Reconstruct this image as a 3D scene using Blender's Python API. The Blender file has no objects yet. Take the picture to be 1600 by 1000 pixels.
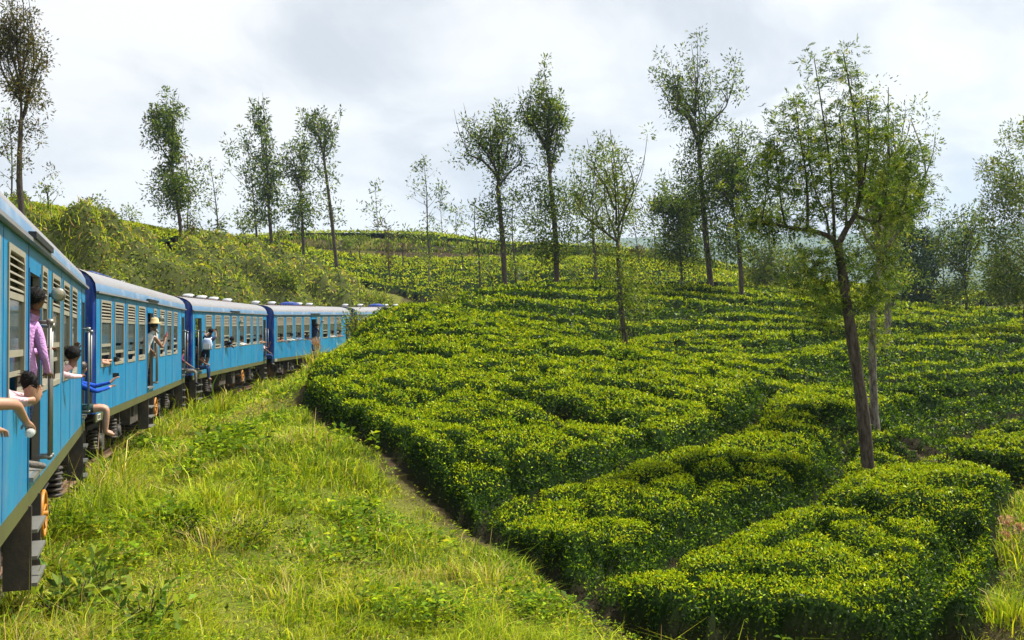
import bpy, math, random
import numpy as np
from mathutils import Matrix, Vector
rng = np.random.default_rng(11)
random.seed(5)
scn = bpy.context.scene
COL = scn.collection

# ------------------------------------------------------------------ camera
F = 1500.0            # focal length in pixels of the 1600 px wide photograph
ROLL = 0.056          # the photographer leans out of a canted coach
EYE = 2.52            # metres above the rail
cam_d = bpy.data.cameras.new('camera')
cam_d.sensor_width = 36.0
cam_d.lens = 36.0 * F / 1600.0
cam_d.clip_start = 0.1
cam_d.clip_end = 20000
cam = bpy.data.objects.new('camera', cam_d)
COL.objects.link(cam)
cam.matrix_world = Matrix.Translation((0, 0, EYE)) @ Matrix.Rotation(math.radians(90), 4, 'X') @ Matrix.Rotation(-ROLL, 4, 'Z')
scn.camera = cam

# ------------------------------------------------------------------ sky, sun, exposure
SUN_EL, SUN_AZ = math.radians(57), math.radians(62)     # azimuth clockwise from +Y (view direction) towards +X
world = bpy.data.worlds.new('World')
scn.world = world
world.use_nodes = True
nt = world.node_tree
nt.nodes.clear()
def wn(t, **k):
    n = nt.nodes.new(t)
    for a, b in k.items():
        setattr(n, a, b)
    return n
w_out = wn('ShaderNodeOutputWorld')
w_mix = wn('ShaderNodeMixShader')
sky = wn('ShaderNodeTexSky', sky_type='NISHITA', sun_disc=False, sun_elevation=SUN_EL, sun_rotation=SUN_AZ)
w_bg = wn('ShaderNodeBackground'); w_bg.inputs['Strength'].default_value = 0.12
nt.links.new(sky.outputs[0], w_bg.inputs[0])
w_cl = wn('ShaderNodeBackground'); w_cl.inputs['Strength'].default_value = 0.57
tc = wn('ShaderNodeTexCoord')
sep = wn('ShaderNodeSeparateXYZ'); nt.links.new(tc.outputs['Generated'], sep.inputs[0])
def wm(op, a, b=None, c=None):
    n = wn('ShaderNodeMath', operation=op)
    for i, s in enumerate((a, b, c)):
        if s is None: continue
        if isinstance(s, (int, float)): n.inputs[i].default_value = s
        else: nt.links.new(s, n.inputs[i])
    return n.outputs[0]
den = wm('ADD', wm('MAXIMUM', sep.outputs[2], 0.0), 0.22)
cmb = wn('ShaderNodeCombineXYZ')
nt.links.new(wm('DIVIDE', sep.outputs[0], den), cmb.inputs[0])
nt.links.new(wm('DIVIDE', sep.outputs[1], den), cmb.inputs[1])
def wnoise(scale, detail, rough, off):
    mp = wn('ShaderNodeMapping'); mp.inputs['Location'].default_value = off
    mp.inputs['Scale'].default_value = (1.25, 1.05, 1.0)
    nt.links.new(cmb.outputs[0], mp.inputs[0])
    n = wn('ShaderNodeTexNoise'); n.inputs['Scale'].default_value = scale
    n.inputs['Detail'].default_value = detail; n.inputs['Roughness'].default_value = rough
    n.inputs['Distortion'].default_value = 0.5
    nt.links.new(mp.outputs[0], n.inputs[0])
    return n.outputs[0]
n1 = wnoise(1.5, 7, 0.55, (3.1, 0.4, 0))
n2 = wnoise(0.7, 2, 0.5, (7.7, 2.2, 0))
cl = wm('ADD', wm('MULTIPLY', n1, 0.62), wm('MULTIPLY', n2, 0.38))
ramp = wn('ShaderNodeValToRGB')
ramp.color_ramp.interpolation = 'B_SPLINE'
e = ramp.color_ramp.elements
e[0].position = 0.39; e[0].color = (0.61, 0.64, 0.68, 1)
e[1].position = 0.55; e[1].color = (1.0, 0.985, 0.965, 1)
m_ = e.new(0.45); m_.color = (0.77, 0.78, 0.80, 1)
m_ = e.new(0.50); m_.color = (0.92, 0.915, 0.905, 1)
nt.links.new(cl, ramp.inputs[0])
nt.links.new(ramp.outputs[0], w_cl.inputs[0])
w_mix.inputs[0].default_value = 0.96
nt.links.new(w_bg.outputs[0], w_mix.inputs[1]); nt.links.new(w_cl.outputs[0], w_mix.inputs[2])
nt.links.new(w_mix.outputs[0], w_out.inputs['Surface'])

sun_d = bpy.data.lights.new('sun', 'SUN')
sun_d.energy = 5.0
sun_d.angle = math.radians(4.0)
sun_d.color = (1.0, 0.95, 0.86)
sun = bpy.data.objects.new('sun', sun_d)
COL.objects.link(sun)
sdir = Vector((math.sin(SUN_AZ) * math.cos(SUN_EL), math.cos(SUN_AZ) * math.cos(SUN_EL), math.sin(SUN_EL)))
sun.rotation_euler = sdir.to_track_quat('Z', 'Y').to_euler()
sun.location = (30, 30, 60)

vs = scn.view_settings
vs.view_transform = 'Standard'
vs.look = 'None'
vs.exposure = 0.92
vs.gamma = 1.0
vs.use_curve_mapping = False
cy = scn.cycles
cy.max_bounces = 6; cy.diffuse_bounces = 3; cy.glossy_bounces = 3; cy.transmission_bounces = 3
cy.transparent_max_bounces = 4; cy.volume_bounces = 0
cy.caustics_reflective = False; cy.caustics_refractive = False
cy.use_adaptive_sampling = True; cy.adaptive_threshold = 0.02
cy.sample_clamp_indirect = 4.0

# ------------------------------------------------------------------ helpers
CR, SR = math.cos(ROLL), math.sin(ROLL)
def at(px, py, d):
    du, dv = px - 800.0, py - 500.0
    return np.array([(du * CR - dv * SR) / F * d, d, EYE - (du * SR + dv * CR) / F * d])
def px_of(x, y, z):
    u = F * x / y; v = -F * (z - EYE) / y
    return 800 + u * CR + v * SR, 500 - u * SR + v * CR

def tag(o, label=None, cat=None, group=None, kind=None):
    if label: o['label'] = label
    if cat: o['category'] = cat
    if group: o['group'] = group
    if kind: o['kind'] = kind
    return o
def empty(name, loc=(0, 0, 0), parent=None):
    o = bpy.data.objects.new(name, None)
    COL.objects.link(o)
    o.location = loc
    o.empty_display_size = 0.2
    if parent: o.parent = parent
    return o
def mesh_obj(name, me, parent=None):
    o = bpy.data.objects.new(name, me)
    COL.objects.link(o)
    if parent: o.parent = parent
    return o
def np_mesh(name, V, Fq, mats, cols=None, matidx=None, smooth=False):
    """V (n,3), Fq (m,k) int array -> mesh, fast"""
    V = np.asarray(V, np.float32); Fq = np.asarray(Fq, np.int32)
    m, k = Fq.shape
    me = bpy.data.meshes.new(name)
    me.vertices.add(len(V)); me.vertices.foreach_set('co', V.ravel())
    me.loops.add(m * k); me.loops.foreach_set('vertex_index', Fq.ravel())
    me.polygons.add(m); me.polygons.foreach_set('loop_start', np.arange(0, m * k, k, dtype=np.int32))
    if matidx is not None: me.polygons.foreach_set('material_index', np.asarray(matidx, np.int32))
    if smooth: me.polygons.foreach_set('use_smooth', np.ones(m, bool))
    for mt in (mats if isinstance(mats, (list, tuple)) else [mats]): me.materials.append(mt)
    if cols is not None:
        a = me.color_attributes.new('Col', 'FLOAT_COLOR', 'POINT')
        c4 = np.ones((len(V), 4), np.float32); c4[:, :3] = cols
        a.data.foreach_set('color', c4.ravel())
    me.update(calc_edges=True)
    return me

class MB:
    """collects boxes, tubes and lathes into one mesh"""
    def __init__(s): s.v = []; s.f = []; s.m = []; s.sm = []
    def add(s, V, Fs, mi=0, smooth=False):
        b = len(s.v); s.v += [tuple(p) for p in V]
        for f in Fs: s.f.append(tuple(i + b for i in f)); s.m.append(mi); s.sm.append(smooth)
        return s
    def box(s, x0, x1, y0, y1, z0, z1, mi=0):
        V = [(x, y, z) for z in (z0, z1) for y in (y0, y1) for x in (x0, x1)]
        return s.add(V, [(0, 2, 3, 1), (4, 5, 7, 6), (0, 1, 5, 4), (2, 6, 7, 3), (0, 4, 6, 2), (1, 3, 7, 5)], mi)
    def cbox(s, c, d, mi=0):
        return s.box(c[0] - d[0] / 2, c[0] + d[0] / 2, c[1] - d[1] / 2, c[1] + d[1] / 2, c[2] - d[2] / 2, c[2] + d[2] / 2, mi)
    def tube(s, P, R, n=8, mi=0, cap=True, smooth=True):
        P = [np.array(p, float) for p in P]
        if isinstance(R, (int, float)): R = [R] * len(P)
        V = []; up = None
        for i, p in enumerate(P):
            t = P[min(i + 1, len(P) - 1)] - P[max(i - 1, 0)]
            t = t / (np.linalg.norm(t) + 1e-9)
            if up is None:
                up = np.array([0, 0, 1.0]) if abs(t[2]) < .9 else np.array([1.0, 0, 0])
            a = np.cross(t, up); a /= np.linalg.norm(a) + 1e-9
            b = np.cross(a, t); up = b
            for k in range(n):
                w = 2 * math.pi * k / n
                V.append(p + R[i] * (math.cos(w) * a + math.sin(w) * b))
        Fs = []
        for i in range(len(P) - 1):
            for k in range(n):
                k2 = (k + 1) % n
                Fs.append((i * n + k, i * n + k2, (i + 1) * n + k2, (i + 1) * n + k))
        s.add(V, Fs, mi, smooth)
        if cap:
            b = len(s.v) - len(V); m = len(P) - 1
            s.f.append(tuple(b + k for k in range(n - 1, -1, -1))); s.m.append(mi); s.sm.append(False)
            s.f.append(tuple(b + m * n + k for k in range(n))); s.m.append(mi); s.sm.append(False)
        return s
    def lathe(s, c, prof, axis='Z', n=16, mi=0, smooth=True):
        """prof: (radius, offset along the axis)"""
        V = []
        for r, h in prof:
            for k in range(n):
                w = 2 * math.pi * k / n
                q = (r * math.cos(w), r * math.sin(w), h)
                if axis == 'Y': q = (q[0], h, q[1])
                if axis == 'X': q = (h, q[0], q[1])
                V.append((c[0] + q[0], c[1] + q[1], c[2] + q[2]))
        Fs = []
        for i in range(len(prof) - 1):
            for k in range(n):
                k2 = (k + 1) % n
                Fs.append((i * n + k, i * n + k2, (i + 1) * n + k2, (i + 1) * n + k))
        return s.add(V, Fs, mi, smooth)
    def mesh(s, name, mats):
        me = bpy.data.meshes.new(name)
        me.from_pydata(s.v, [], s.f)
        for m in (mats if isinstance(mats, (list, tuple)) else [mats]): me.materials.append(m)
        me.polygons.foreach_set('material_index', s.m)
        me.polygons.foreach_set('use_smooth', s.sm)
        me.update()
        return me
    def build(s, name, mats, parent=None):
        return mesh_obj(name, s.mesh(name, mats), parent)
def copy_tree(o, parent=None):
    c = o.copy(); COL.objects.link(c)
    c.parent = parent
    for ch in o.children: copy_tree(ch, c)
    return c

# ------------------------------------------------------------------ materials
def mat(name):
    m = bpy.data.materials.new(name); m.use_nodes = True
    t = m.node_tree; b = t.nodes['Principled BSDF']
    return m, t, b
def L(t, a, b): t.links.new(a, b)
def N(t, kind, **k):
    n = t.nodes.new(kind)
    for a, b in k.items(): setattr(n, a, b)
    return n
def plain(name, col, rough=.6, var=.12, scale=6.0, metal=0.0, bump=0.0, spec=.5, dirt=None, dirt_amt=.5):
    """one base colour with gentle noise variation and optional dirt"""
    m, t, b = mat(name)
    co = N(t, 'ShaderNodeTexCoord')
    nz = N(t, 'ShaderNodeTexNoise'); nz.inputs['Scale'].default_value = scale; nz.inputs['Detail'].default_value = 5
    L(t, co.outputs['Object'], nz.inputs[0])
    mx = N(t, 'ShaderNodeMix', data_type='RGBA')
    mx.inputs[6].default_value = (*[c * (1 - var) for c in col], 1)
    mx.inputs[7].default_value = (*[min(1, c * (1 + var)) for c in col], 1)
    L(t, nz.outputs[0], mx.inputs[0])
    out = mx.outputs[2]
    if dirt:
        nz2 = N(t, 'ShaderNodeTexNoise'); nz2.inputs['Scale'].default_value = scale * .45; nz2.inputs['Detail'].default_value = 8
        nz2.inputs['Roughness'].default_value = .7
        L(t, co.outputs['Object'], nz2.inputs[0])
        rp = N(t, 'ShaderNodeValToRGB'); rp.color_ramp.elements[0].position = .5; rp.color_ramp.elements[1].position = .72
        rp.color_ramp.elements[1].color = (dirt_amt, dirt_amt, dirt_amt, 1)
        L(t, nz2.outputs[0], rp.inputs[0])
        m2 = N(t, 'ShaderNodeMix', data_type='RGBA'); m2.inputs[7].default_value = (*dirt, 1)
        L(t, rp.outputs[0], m2.inputs[0]); L(t, out, m2.inputs[6]); out = m2.outputs[2]
    L(t, out, b.inputs['Base Color'])
    b.inputs['Roughness'].default_value = rough; b.inputs['Metallic'].default_value = metal
    b.inputs['Specular IOR Level'].default_value = spec
    if bump:
        bp = N(t, 'ShaderNodeBump'); bp.inputs['Strength'].default_value = bump; bp.inputs['Distance'].default_value = .02
        nz3 = N(t, 'ShaderNodeTexNoise'); nz3.inputs['Scale'].default_value = scale * 4; nz3.inputs['Detail'].default_value = 6
        L(t, co.outputs['Object'], nz3.inputs[0]); L(t, nz3.outputs[0], bp.inputs['Height']); L(t, bp.outputs[0], b.inputs['Normal'])
    return m
def leaf_mat(name, rough=.45, trans=.35, spec=.4, tcol=(1.15, 1.1, .5)):
    """leaf colour from the per-leaf attribute, thin and translucent"""
    m, t, b = mat(name)
    at_ = N(t, 'ShaderNodeAttribute', attribute_name='Col')
    L(t, at_.outputs['Color'], b.inputs['Base Color'])
    b.inputs['Roughness'].default_value = rough; b.inputs['Specular IOR Level'].default_value = spec
    tr = N(t, 'ShaderNodeBsdfTranslucent')
    mm = N(t, 'ShaderNodeMix', data_type='RGBA', blend_type='MULTIPLY'); mm.inputs[0].default_value = 1
    mm.inputs[7].default_value = (*tcol, 1)
    L(t, at_.outputs['Color'], mm.inputs[6]); L(t, mm.outputs[2], tr.inputs[0])
    ms = N(t, 'ShaderNodeMixShader'); ms.inputs[0].default_value = trans
    L(t, b.outputs[0], ms.inputs[1]); L(t, tr.outputs[0], ms.inputs[2])
    L(t, ms.outputs[0], t.nodes['Material Output'].inputs['Surface'])
    return m
M = {}
M['tea_leaf'] = leaf_mat('tea_leaf', .33, .3, .03)
M['grass_blade'] = leaf_mat('grass_blade', .5, .42, .06)
M['tree_leaf'] = leaf_mat('tree_leaf', .45, .36, .08)
M['scrub_leaf'] = leaf_mat('scrub_leaf', .5, .4, .06)
def attr_mat(name, rough=.9, bump=.4, scale=9.0, var=.25):
    m, t, b = mat(name)
    a = N(t, 'ShaderNodeAttribute', attribute_name='Col')
    co = N(t, 'ShaderNodeTexCoord')
    nz = N(t, 'ShaderNodeTexNoise'); nz.inputs['Scale'].default_value = scale; nz.inputs['Detail'].default_value = 8
    nz.inputs['Roughness'].default_value = .68
    L(t, co.outputs['Object'], nz.inputs[0])
    mr = N(t, 'ShaderNodeMapRange'); mr.inputs[3].default_value = 1 - var * 1.6; mr.inputs[4].default_value = 1 + var * 1.6
    mr.inputs[1].default_value = .25; mr.inputs[2].default_value = .75
    L(t, nz.outputs[0], mr.inputs[0])
    mm = N(t, 'ShaderNodeMix', data_type='RGBA', blend_type='MULTIPLY'); mm.inputs[0].default_value = 1
    L(t, a.outputs['Color'], mm.inputs[6]); L(t, mr.outputs[0], mm.inputs[7]); L(t, mm.outputs[2], b.inputs['Base Color'])
    b.inputs['Roughness'].default_value = rough; b.inputs['Specular IOR Level'].default_value = .02
    bp = N(t, 'ShaderNodeBump'); bp.inputs['Strength'].default_value = bump; bp.inputs['Distance'].default_value = .06
    L(t, nz.outputs[0], bp.inputs['Height']); L(t, bp.outputs[0], b.inputs['Normal'])
    return m
M['ground'] = attr_mat('ground_soil_and_turf')
M['canopy'] = attr_mat('tea_twigs', .85, .6, 22, .3)
M['mountain'] = attr_mat('forested_mountain', .95, .5, .02, .3)
def bark(name, c1, c2, scale=5):
    m, t, b = mat(name)
    co = N(t, 'ShaderNodeTexCoord')
    mp = N(t, 'ShaderNodeMapping'); mp.inputs['Scale'].default_value = (3, 3, .7); L(t, co.outputs['Object'], mp.inputs[0])
    nz = N(t, 'ShaderNodeTexNoise'); nz.inputs['Scale'].default_value = scale; nz.inputs['Detail'].default_value = 8
    nz.inputs['Roughness'].default_value = .75
    L(t, mp.outputs[0], nz.inputs[0])
    rp = N(t, 'ShaderNodeValToRGB')
    rp.color_ramp.elements[0].position = .42; rp.color_ramp.elements[0].color = (*c1, 1)
    rp.color_ramp.elements[1].position = .66; rp.color_ramp.elements[1].color = (*c2, 1)
    L(t, nz.outputs[0], rp.inputs[0]); L(t, rp.outputs[0], b.inputs['Base Color'])
    b.inputs['Roughness'].default_value = .9; b.inputs['Specular IOR Level'].default_value = .2
    bp = N(t, 'ShaderNodeBump'); bp.inputs['Strength'].default_value = .7; bp.inputs['Distance'].default_value = .03
    L(t, nz.outputs[0], bp.inputs['Height']); L(t, bp.outputs[0], b.inputs['Normal'])
    return m
M['bark'] = bark('bark_dark', (.035, .026, .02), (.12, .098, .08))
M['bark_mottled'] = bark('bark_mottled', (.07, .055, .042), (.34, .31, .27), 3.5)

# ------------------------------------------------------------------ numpy noise
def hash2(i, j, k=0):
    h = (i.astype(np.int64) * 374761393 + j.astype(np.int64) * 668265263 + k * 1442695041) & 0x7fffffff
    h = ((h ^ (h >> 13)) * 1274126177) & 0x7fffffff
    return ((h ^ (h >> 16)) & 0xffff) / 65535.0
def vnoise(x, y, k=0):
    xi, yi = np.floor(x), np.floor(y); fx, fy = x - xi, y - yi
    fx = fx * fx * (3 - 2 * fx); fy = fy * fy * (3 - 2 * fy)
    a = hash2(xi, yi, k); b = hash2(xi + 1, yi, k); c = hash2(xi, yi + 1, k); d = hash2(xi + 1, yi + 1, k)
    return (a * (1 - fx) + b * fx) * (1 - fy) + (c * (1 - fx) + d * fx) * fy
def fbm(x, y, k=0, o=4):
    r = 0; a = .5
    for i in range(o):
        r = r + a * vnoise(x * 2 ** i + 17 * i, y * 2 ** i - 9 * i, k + i); a *= .5
    return r
def voronoi(x, y, cell, k=0):
    X, Y = x / cell, y / cell
    xi, yi = np.floor(X), np.floor(Y)
    f1 = np.full(X.shape, 9.0); f2 = np.full(X.shape, 9.0); idr = np.zeros(X.shape)
    for a in (-1, 0, 1):
        for b in (-1, 0, 1):
            ci, cj = xi + a, yi + b
            px = ci + .15 + .7 * hash2(ci, cj, k); py = cj + .15 + .7 * hash2(ci, cj, k + 5)
            d = np.hypot(X - px, Y - py); n = d < f1
            f2 = np.where(n, f1, np.minimum(f2, d)); idr = np.where(n, hash2(ci, cj, k + 9), idr); f1 = np.where(n, d, f1)
    return f1, f2, idr
def sstep(a, b, x):
    t = np.clip((x - a) / (b - a), 0, 1); return t * t * (3 - 2 * t)
def poly_dist(x, y, P):
    """distance to an open polyline P (n,2)"""
    d = np.full(x.shape, 1e9)
    for (ax, ay), (bx, by) in zip(P[:-1], P[1:]):
        ex, ey = bx - ax, by - ay
        t = np.clip(((x - ax) * ex + (y - ay) * ey) / (ex * ex + ey * ey + 1e-12), 0, 1)
        d = np.minimum(d, np.hypot(x - ax - t * ex, y - ay - t * ey))
    return d
def poly_near(x, y, P):
    """distance to a polyline and how much farther from the viewpoint its nearest point is"""
    d = np.full(x.shape, 1e9); rr = np.zeros(x.shape)
    for (ax, ay), (bx, by) in zip(P[:-1], P[1:]):
        ex, ey = bx - ax, by - ay
        t = np.clip(((x - ax) * ex + (y - ay) * ey) / (ex * ex + ey * ey + 1e-12), 0, 1)
        qx, qy = ax + t * ex, ay + t * ey; q = np.hypot(x - qx, y - qy); k = q < d
        d = np.where(k, q, d); rr = np.where(k, np.hypot(qx, qy) - np.hypot(x, y), rr)
    return d, rr
def in_poly(x, y, P):
    r = np.zeros(x.shape, bool); n = len(P)
    for i in range(n):
        (ax, ay), (bx, by) = P[i], P[(i + 1) % n]
        c = ((ay > y) != (by > y)) & (x < (bx - ax) * (y - ay) / (by - ay + 1e-12) + ax)
        r ^= c
    return r
# ------------------------------------------------------------------ track line and coaches' places
CAR_L, CAR_W, GAP = 15.47, 2.9, 1.57
HEAD = [.362, .221, .078, -.100, -.27]
def dvec(h): return np.array([-math.sin(h), math.cos(h)])
side = []                                   # near and far end of every coach's right flank at eye level
q = np.array([-7.81, 17.53]); side.append((q - dvec(HEAD[0]) * CAR_L, q))
for i in range(1, 5):
    a = q + dvec((HEAD[i] + HEAD[i - 1]) / 2) * GAP
    q = a + dvec(HEAD[i]) * CAR_L
    side.append((a, q))
mid_l = []
a0 = side[0][0] - dvec(.44) * 8; mid_l += [a0 - dvec(.55) * 22, a0 - dvec(.50) * 9, a0]
for (a, b), h in zip(side, HEAD): mid_l += [a, (a + b) / 2 + np.array([math.cos(h), math.sin(h)]) * -.2, b]
e0 = side[-1][1]
for h in (-.36,): e0 = e0 + dvec(h) * 7; mid_l.append(e0)
TR = []                                     # centre line of the track
for i, p in enumerate(mid_l):
    t = mid_l[min(i + 1, len(mid_l) - 1)] - mid_l[max(i - 1, 0)]; t = t / np.linalg.norm(t)
    TR.append(p + np.array([-t[1], t[0]]) * (CAR_W / 2 + .05))
TR = np.array(TR)
def resample(P, step):
    P = np.asarray(P, float); s = np.r_[0, np.cumsum(np.hypot(*np.diff(P, axis=0).T))]
    n = int(s[-1] / step) + 1; u = np.linspace(0, s[-1], n)
    return np.c_[np.interp(u, s, P[:, 0]), np.interp(u, s, P[:, 1])]
TR = resample(TR, 1.0)
for _ in range(12): TR[1:-1] = .25 * TR[:-2] + .5 * TR[1:-1] + .25 * TR[2:]

# ------------------------------------------------------------------ terrain: control points, (photo px, depth, plant height above the soil)
TEA = .78
cp = []
def c(px, py, d, off=0.0):
    p = at(px, py, d); cp.append((p[0], p[1], p[2] - off))
for a in [(300, 980, 9.7, .1), (600, 980, 10.9, .1), (900, 985, 12.2), (1000, 995, 12.2), (880, 930, 13.9), (750, 840, 16.0), (640, 760, 18.6),
          (550, 690, 22), (480, 640, 25.8), (470, 590, 31, .2), (400, 800, 14.2, .2), (520, 850, 14.2, .2), (300, 740, 15.5, .25), (400, 680, 19.3, .2), (200, 800, 12.4, .2)]: c(*a)
for a in [(590, 474, 43), (660, 468, 44), (500, 600, 28.5), (545, 545, 35), (600, 640, 22.8), (700, 765, 17.4), (760, 800, 16.2), (900, 880, 13.9), (1000, 950, 12.2),
          (650, 560, 30), (700, 510, 36), (800, 600, 26), (800, 700, 19.6), (800, 520, 36), (900, 600, 27), (900, 540, 34), (1000, 600, 28), (1000, 700, 20.6), (1100, 700, 21), (1100, 850, 14.6),
          (1200, 900, 13.1), (1300, 980, 11.6), (1500, 980, 12.2), (1500, 850, 15.6), (1300, 800, 17), (1350, 720, 21.2), (1300, 650, 25),
          (556, 506, 40), (575, 488, 42), (1200, 610, 27.5), (1100, 585, 30), (1480, 720, 22.2)]: c(*a, TEA)
for a in [(1570, 795, 18.3), (1650, 790, 19.0), (1400, 692, 24.6), (1500, 738, 22.4), (1600, 772, 20.8), (1590, 960, 12.9)]: c(*a, 0.0)
for a in [(1550, 700, 27.2), (1400, 640, 30), (1550, 640, 31), (1300, 600, 34), (1500, 600, 36), (1150, 562, 36.5), (1000, 540, 40), (1300, 540, 44),
          (1500, 540, 47), (1600, 520, 55), (850, 500, 46), (950, 500, 50), (1100, 500, 52), (1300, 500, 58), (1500, 500, 66), (1600, 492, 72), (1400, 478, 72), (1250, 456, 70), (1100, 446, 66),
          (900, 440, 62), (800, 444, 58), (740, 452, 53), (735, 478, 47), (1750, 640, 31), (1750, 520, 56), (1800, 490, 75)]: c(*a, TEA)
for a in [(600, 440, 108), (700, 440, 105), (650, 420, 115), (650, 400, 128), (550, 410, 122), (760, 420, 112), (850, 425, 100), (900, 405, 115), (1000, 405, 112),
          (1050, 420, 100), (1110, 440, 90), (450, 375, 145), (550, 374, 150), (680, 375, 150), (800, 392, 145), (950, 394, 138), (1050, 412, 125),
          (420, 372, 120), (330, 370, 98), (250, 360, 78), (190, 352, 62)]: c(*a, TEA)
for a in [(110, 348, 34, 1.2), (60, 330, 27, 1.2), (150, 345, 45, 1.0), (20, 330, 21, 1.0), (250, 410, 44, 1.5), (350, 425, 58, 1.5), (450, 440, 74, 1.5), (550, 456, 88, 1.5), (620, 462, 96, 1.5), (-150, 300, 18, 1)]: c(*a)
for a in [(1450, 478, 95, .5), (1550, 462, 140, .8), (1650, 458, 150, .8), (1350, 470, 100, .5), (1200, 456, 100, .5)]: c(*a)
for w in [(-90, 160, 12), (-40, 200, 9), (20, 200, 3), (90, 200, 0), (160, 160, 0), (150, 90, -1), (120, 40, -3), (70, 15, -3.5), (40, 0, -3.2), (12, 0, -2.2), (5, 4, -1.3), (18, 6, -2.6), (-110, 90, 12), (-70, 40, 9), (-45, 10, 6), (-40, -20, 4), (20, -30, -2), (60, -30, -3), (30, 14, -2.9), (45, 25, -3)]: cp.append(w)
for i in range(0, len(TR), 4):
    t = TR[min(i + 1, len(TR) - 1)] - TR[max(i - 1, 0)]; t /= np.linalg.norm(t); n = np.array([t[1], -t[0]])
    for o, z in ((0, -.35), (2.4, -.38), (-2.6, -.3)):
        p = TR[i] + n * o; cp.append((p[0], p[1], z))
for i in range(6, len(TR), 5):
    if TR[i][1] > 44 or TR[i][1] < -12: continue
    t = TR[i + 1] - TR[i - 1]; t /= np.linalg.norm(t); n = np.array([t[1], -t[0]])
    for o, z in ((-6, 1.9), (-10.5, 4.0)):
        p = TR[i] + n * o
        if min(math.hypot(p[0] - w[0], p[1] - w[1]) for w in cp) > 3.5: cp.append((p[0], p[1], z + .03 * max(0, p[1] - 10)))
cp = np.array(cp)
# drop fill points that sit too near to a traced one
def rbf_fit(P, c0=1.6):
    n = len(P); d = np.hypot(P[:, None, 0] - P[None, :, 0], P[:, None, 1] - P[None, :, 1])
    A = np.zeros((n + 3, n + 3)); A[:n, :n] = np.sqrt(d * d + c0 * c0) - np.eye(n) * .12
    A[:n, n] = 1; A[:n, n + 1:] = P[:, :2]; A[n:, :n] = A[:n, n:].T
    return np.linalg.solve(A, np.r_[P[:, 2], 0, 0, 0])
W_ = rbf_fit(cp)
TRc = TR[::2]
def track_dist(x, y): return poly_dist(x, y, TRc)
def ground(x, y):
    x = np.asarray(x, float); y = np.asarray(y, float); sh = x.shape; x = x.ravel(); y = y.ravel()
    z = np.full(x.shape, W_[-3]) + W_[-2] * x + W_[-1] * y
    for (px, py, _), w in zip(cp, W_): z += w * np.sqrt((x - px) ** 2 + (y - py) ** 2 + 2.56)
    td = np.full(x.shape, 99.0); near = (x > -60) & (x < 40) & (y < 140)
    td[near] = track_dist(x[near], y[near])
    z = np.where(td < 4, -.36 + (z + .36) * sstep(1.7, 3.6, td), z)
    z += (fbm(x * .9, y * .9, 3) - .47) * .22 * sstep(1.6, 3, td)
    # terrace cut on the far hill with a grassy bank and a dirt road at its foot
    r = np.hypot(x, y - 20)
    far = -6 + 10 * (fbm(x / 240, y / 240, 8, 3) - .45)
    k = sstep(170, 260, r)
    z = z * (1 - k) + far * k
    return z.reshape(sh)
def terrace_y(x): return 139.5 + 2.0 * np.sin(x * .06) - .0022 * (x + 15) ** 2 * (x > -15) - .25 * np.clip(x, 0, 99)
def ground_t(x, y):
    z = ground(x, y)
    ty = terrace_y(np.asarray(x, float))
    w = sstep(-75, -45, x) * (1 - sstep(25, 45, x))
    return z + w * (-1.5 * sstep(-16, -1.0, y - ty) * (1 - sstep(-.6, 1.0, y - ty)) + .9 * sstep(-.2, 1.2, y - ty) * (1 - sstep(8, 30, y - ty)))
def hit(px, py, off=0.0, d0=5.0, d1=190.0):
    ds = np.arange(d0, d1, .2); du, dv = px - 800.0, py - 500.0
    X = (du * CR - dv * SR) / F * ds; Z = EYE - (du * SR + dv * CR) / F * ds
    g = ground_t(X, ds) + off
    i = np.argmax(Z < g)
    if Z[i] >= g[i]: i = len(ds) - 1
    return np.array([X[i], ds[i]])
# ------------------------------------------------------------------ edges and gaps of the tea, traced on the terrain
def trace(pts, off=0.0): return np.array([hit(x, y, off) for x, y in pts])
WE = trace([(1025, 1012), (960, 985), (900, 945), (850, 900), (760, 848), (700, 800), (640, 745), (570, 695), (510, 660), (478, 632), (484, 606)])
WE = np.r_[WE, [at(508, 575, 33)[:2], at(540, 540, 38)[:2], at(572, 505, 42)[:2], at(588, 486, 45.5)[:2]]]
BR = trace([(1660, 776), (1600, 776), (1574, 812), (1553, 852), (1558, 920), (1528, 1012)])
BIG = np.r_[WE, [(-4.6, 49), (-2.9, 52), (-3.6, 57), (-3.0, 64), (0, 72), (8, 80), (20, 84), (38, 86), (70, 88), (80, 60), (62, 34), (38, 24)], BR]
GAPS = []      # (polyline, half width, bare soil?)
def gap(pts, w, off=.62, step=0.0): GAPS.append((trace(pts, off), w * (.75 if step >= .25 else .85), step))
gap([(718, 800), (760, 772), (850, 742), (940, 716), (1000, 690), (1048, 681), (1123, 667), (1176, 638), (1182, 610), (1196, 603)], .27, .62, .42)
gap([(850, 905), (872, 878), (940, 866), (1000, 862), (1044, 843), (1079, 829), (1176, 789), (1246, 762), (1282, 745), (1299, 714), (1317, 679), (1308, 655), (1290, 640)], .30, .62, .46)
gap([(1512, 828), (1501, 842), (1466, 886), (1444, 938), (1420, 955)], .18, .62, .15)
gap([(1030, 955), (1050, 985), (1065, 1010)], .2)
gap([(1180, 604), (1250, 628), (1320, 652), (1365, 672), (1400, 694), (1450, 715), (1500, 738), (1570, 760), (1620, 778)], .30, .1, .25)
gap([(1180, 604), (1080, 572), (1000, 556), (930, 540)], .25, .3, .3)
gap([(1590, 492), (1519, 503), (1477, 512), (1389, 517), (1334, 515), (1250, 534), (1180, 545)], .8, .62, .55)
gap([(1640, 520), (1600, 529), (1544, 548), (1502, 553), (1376, 557), (1250, 570)], .75, .62, .55)
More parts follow.
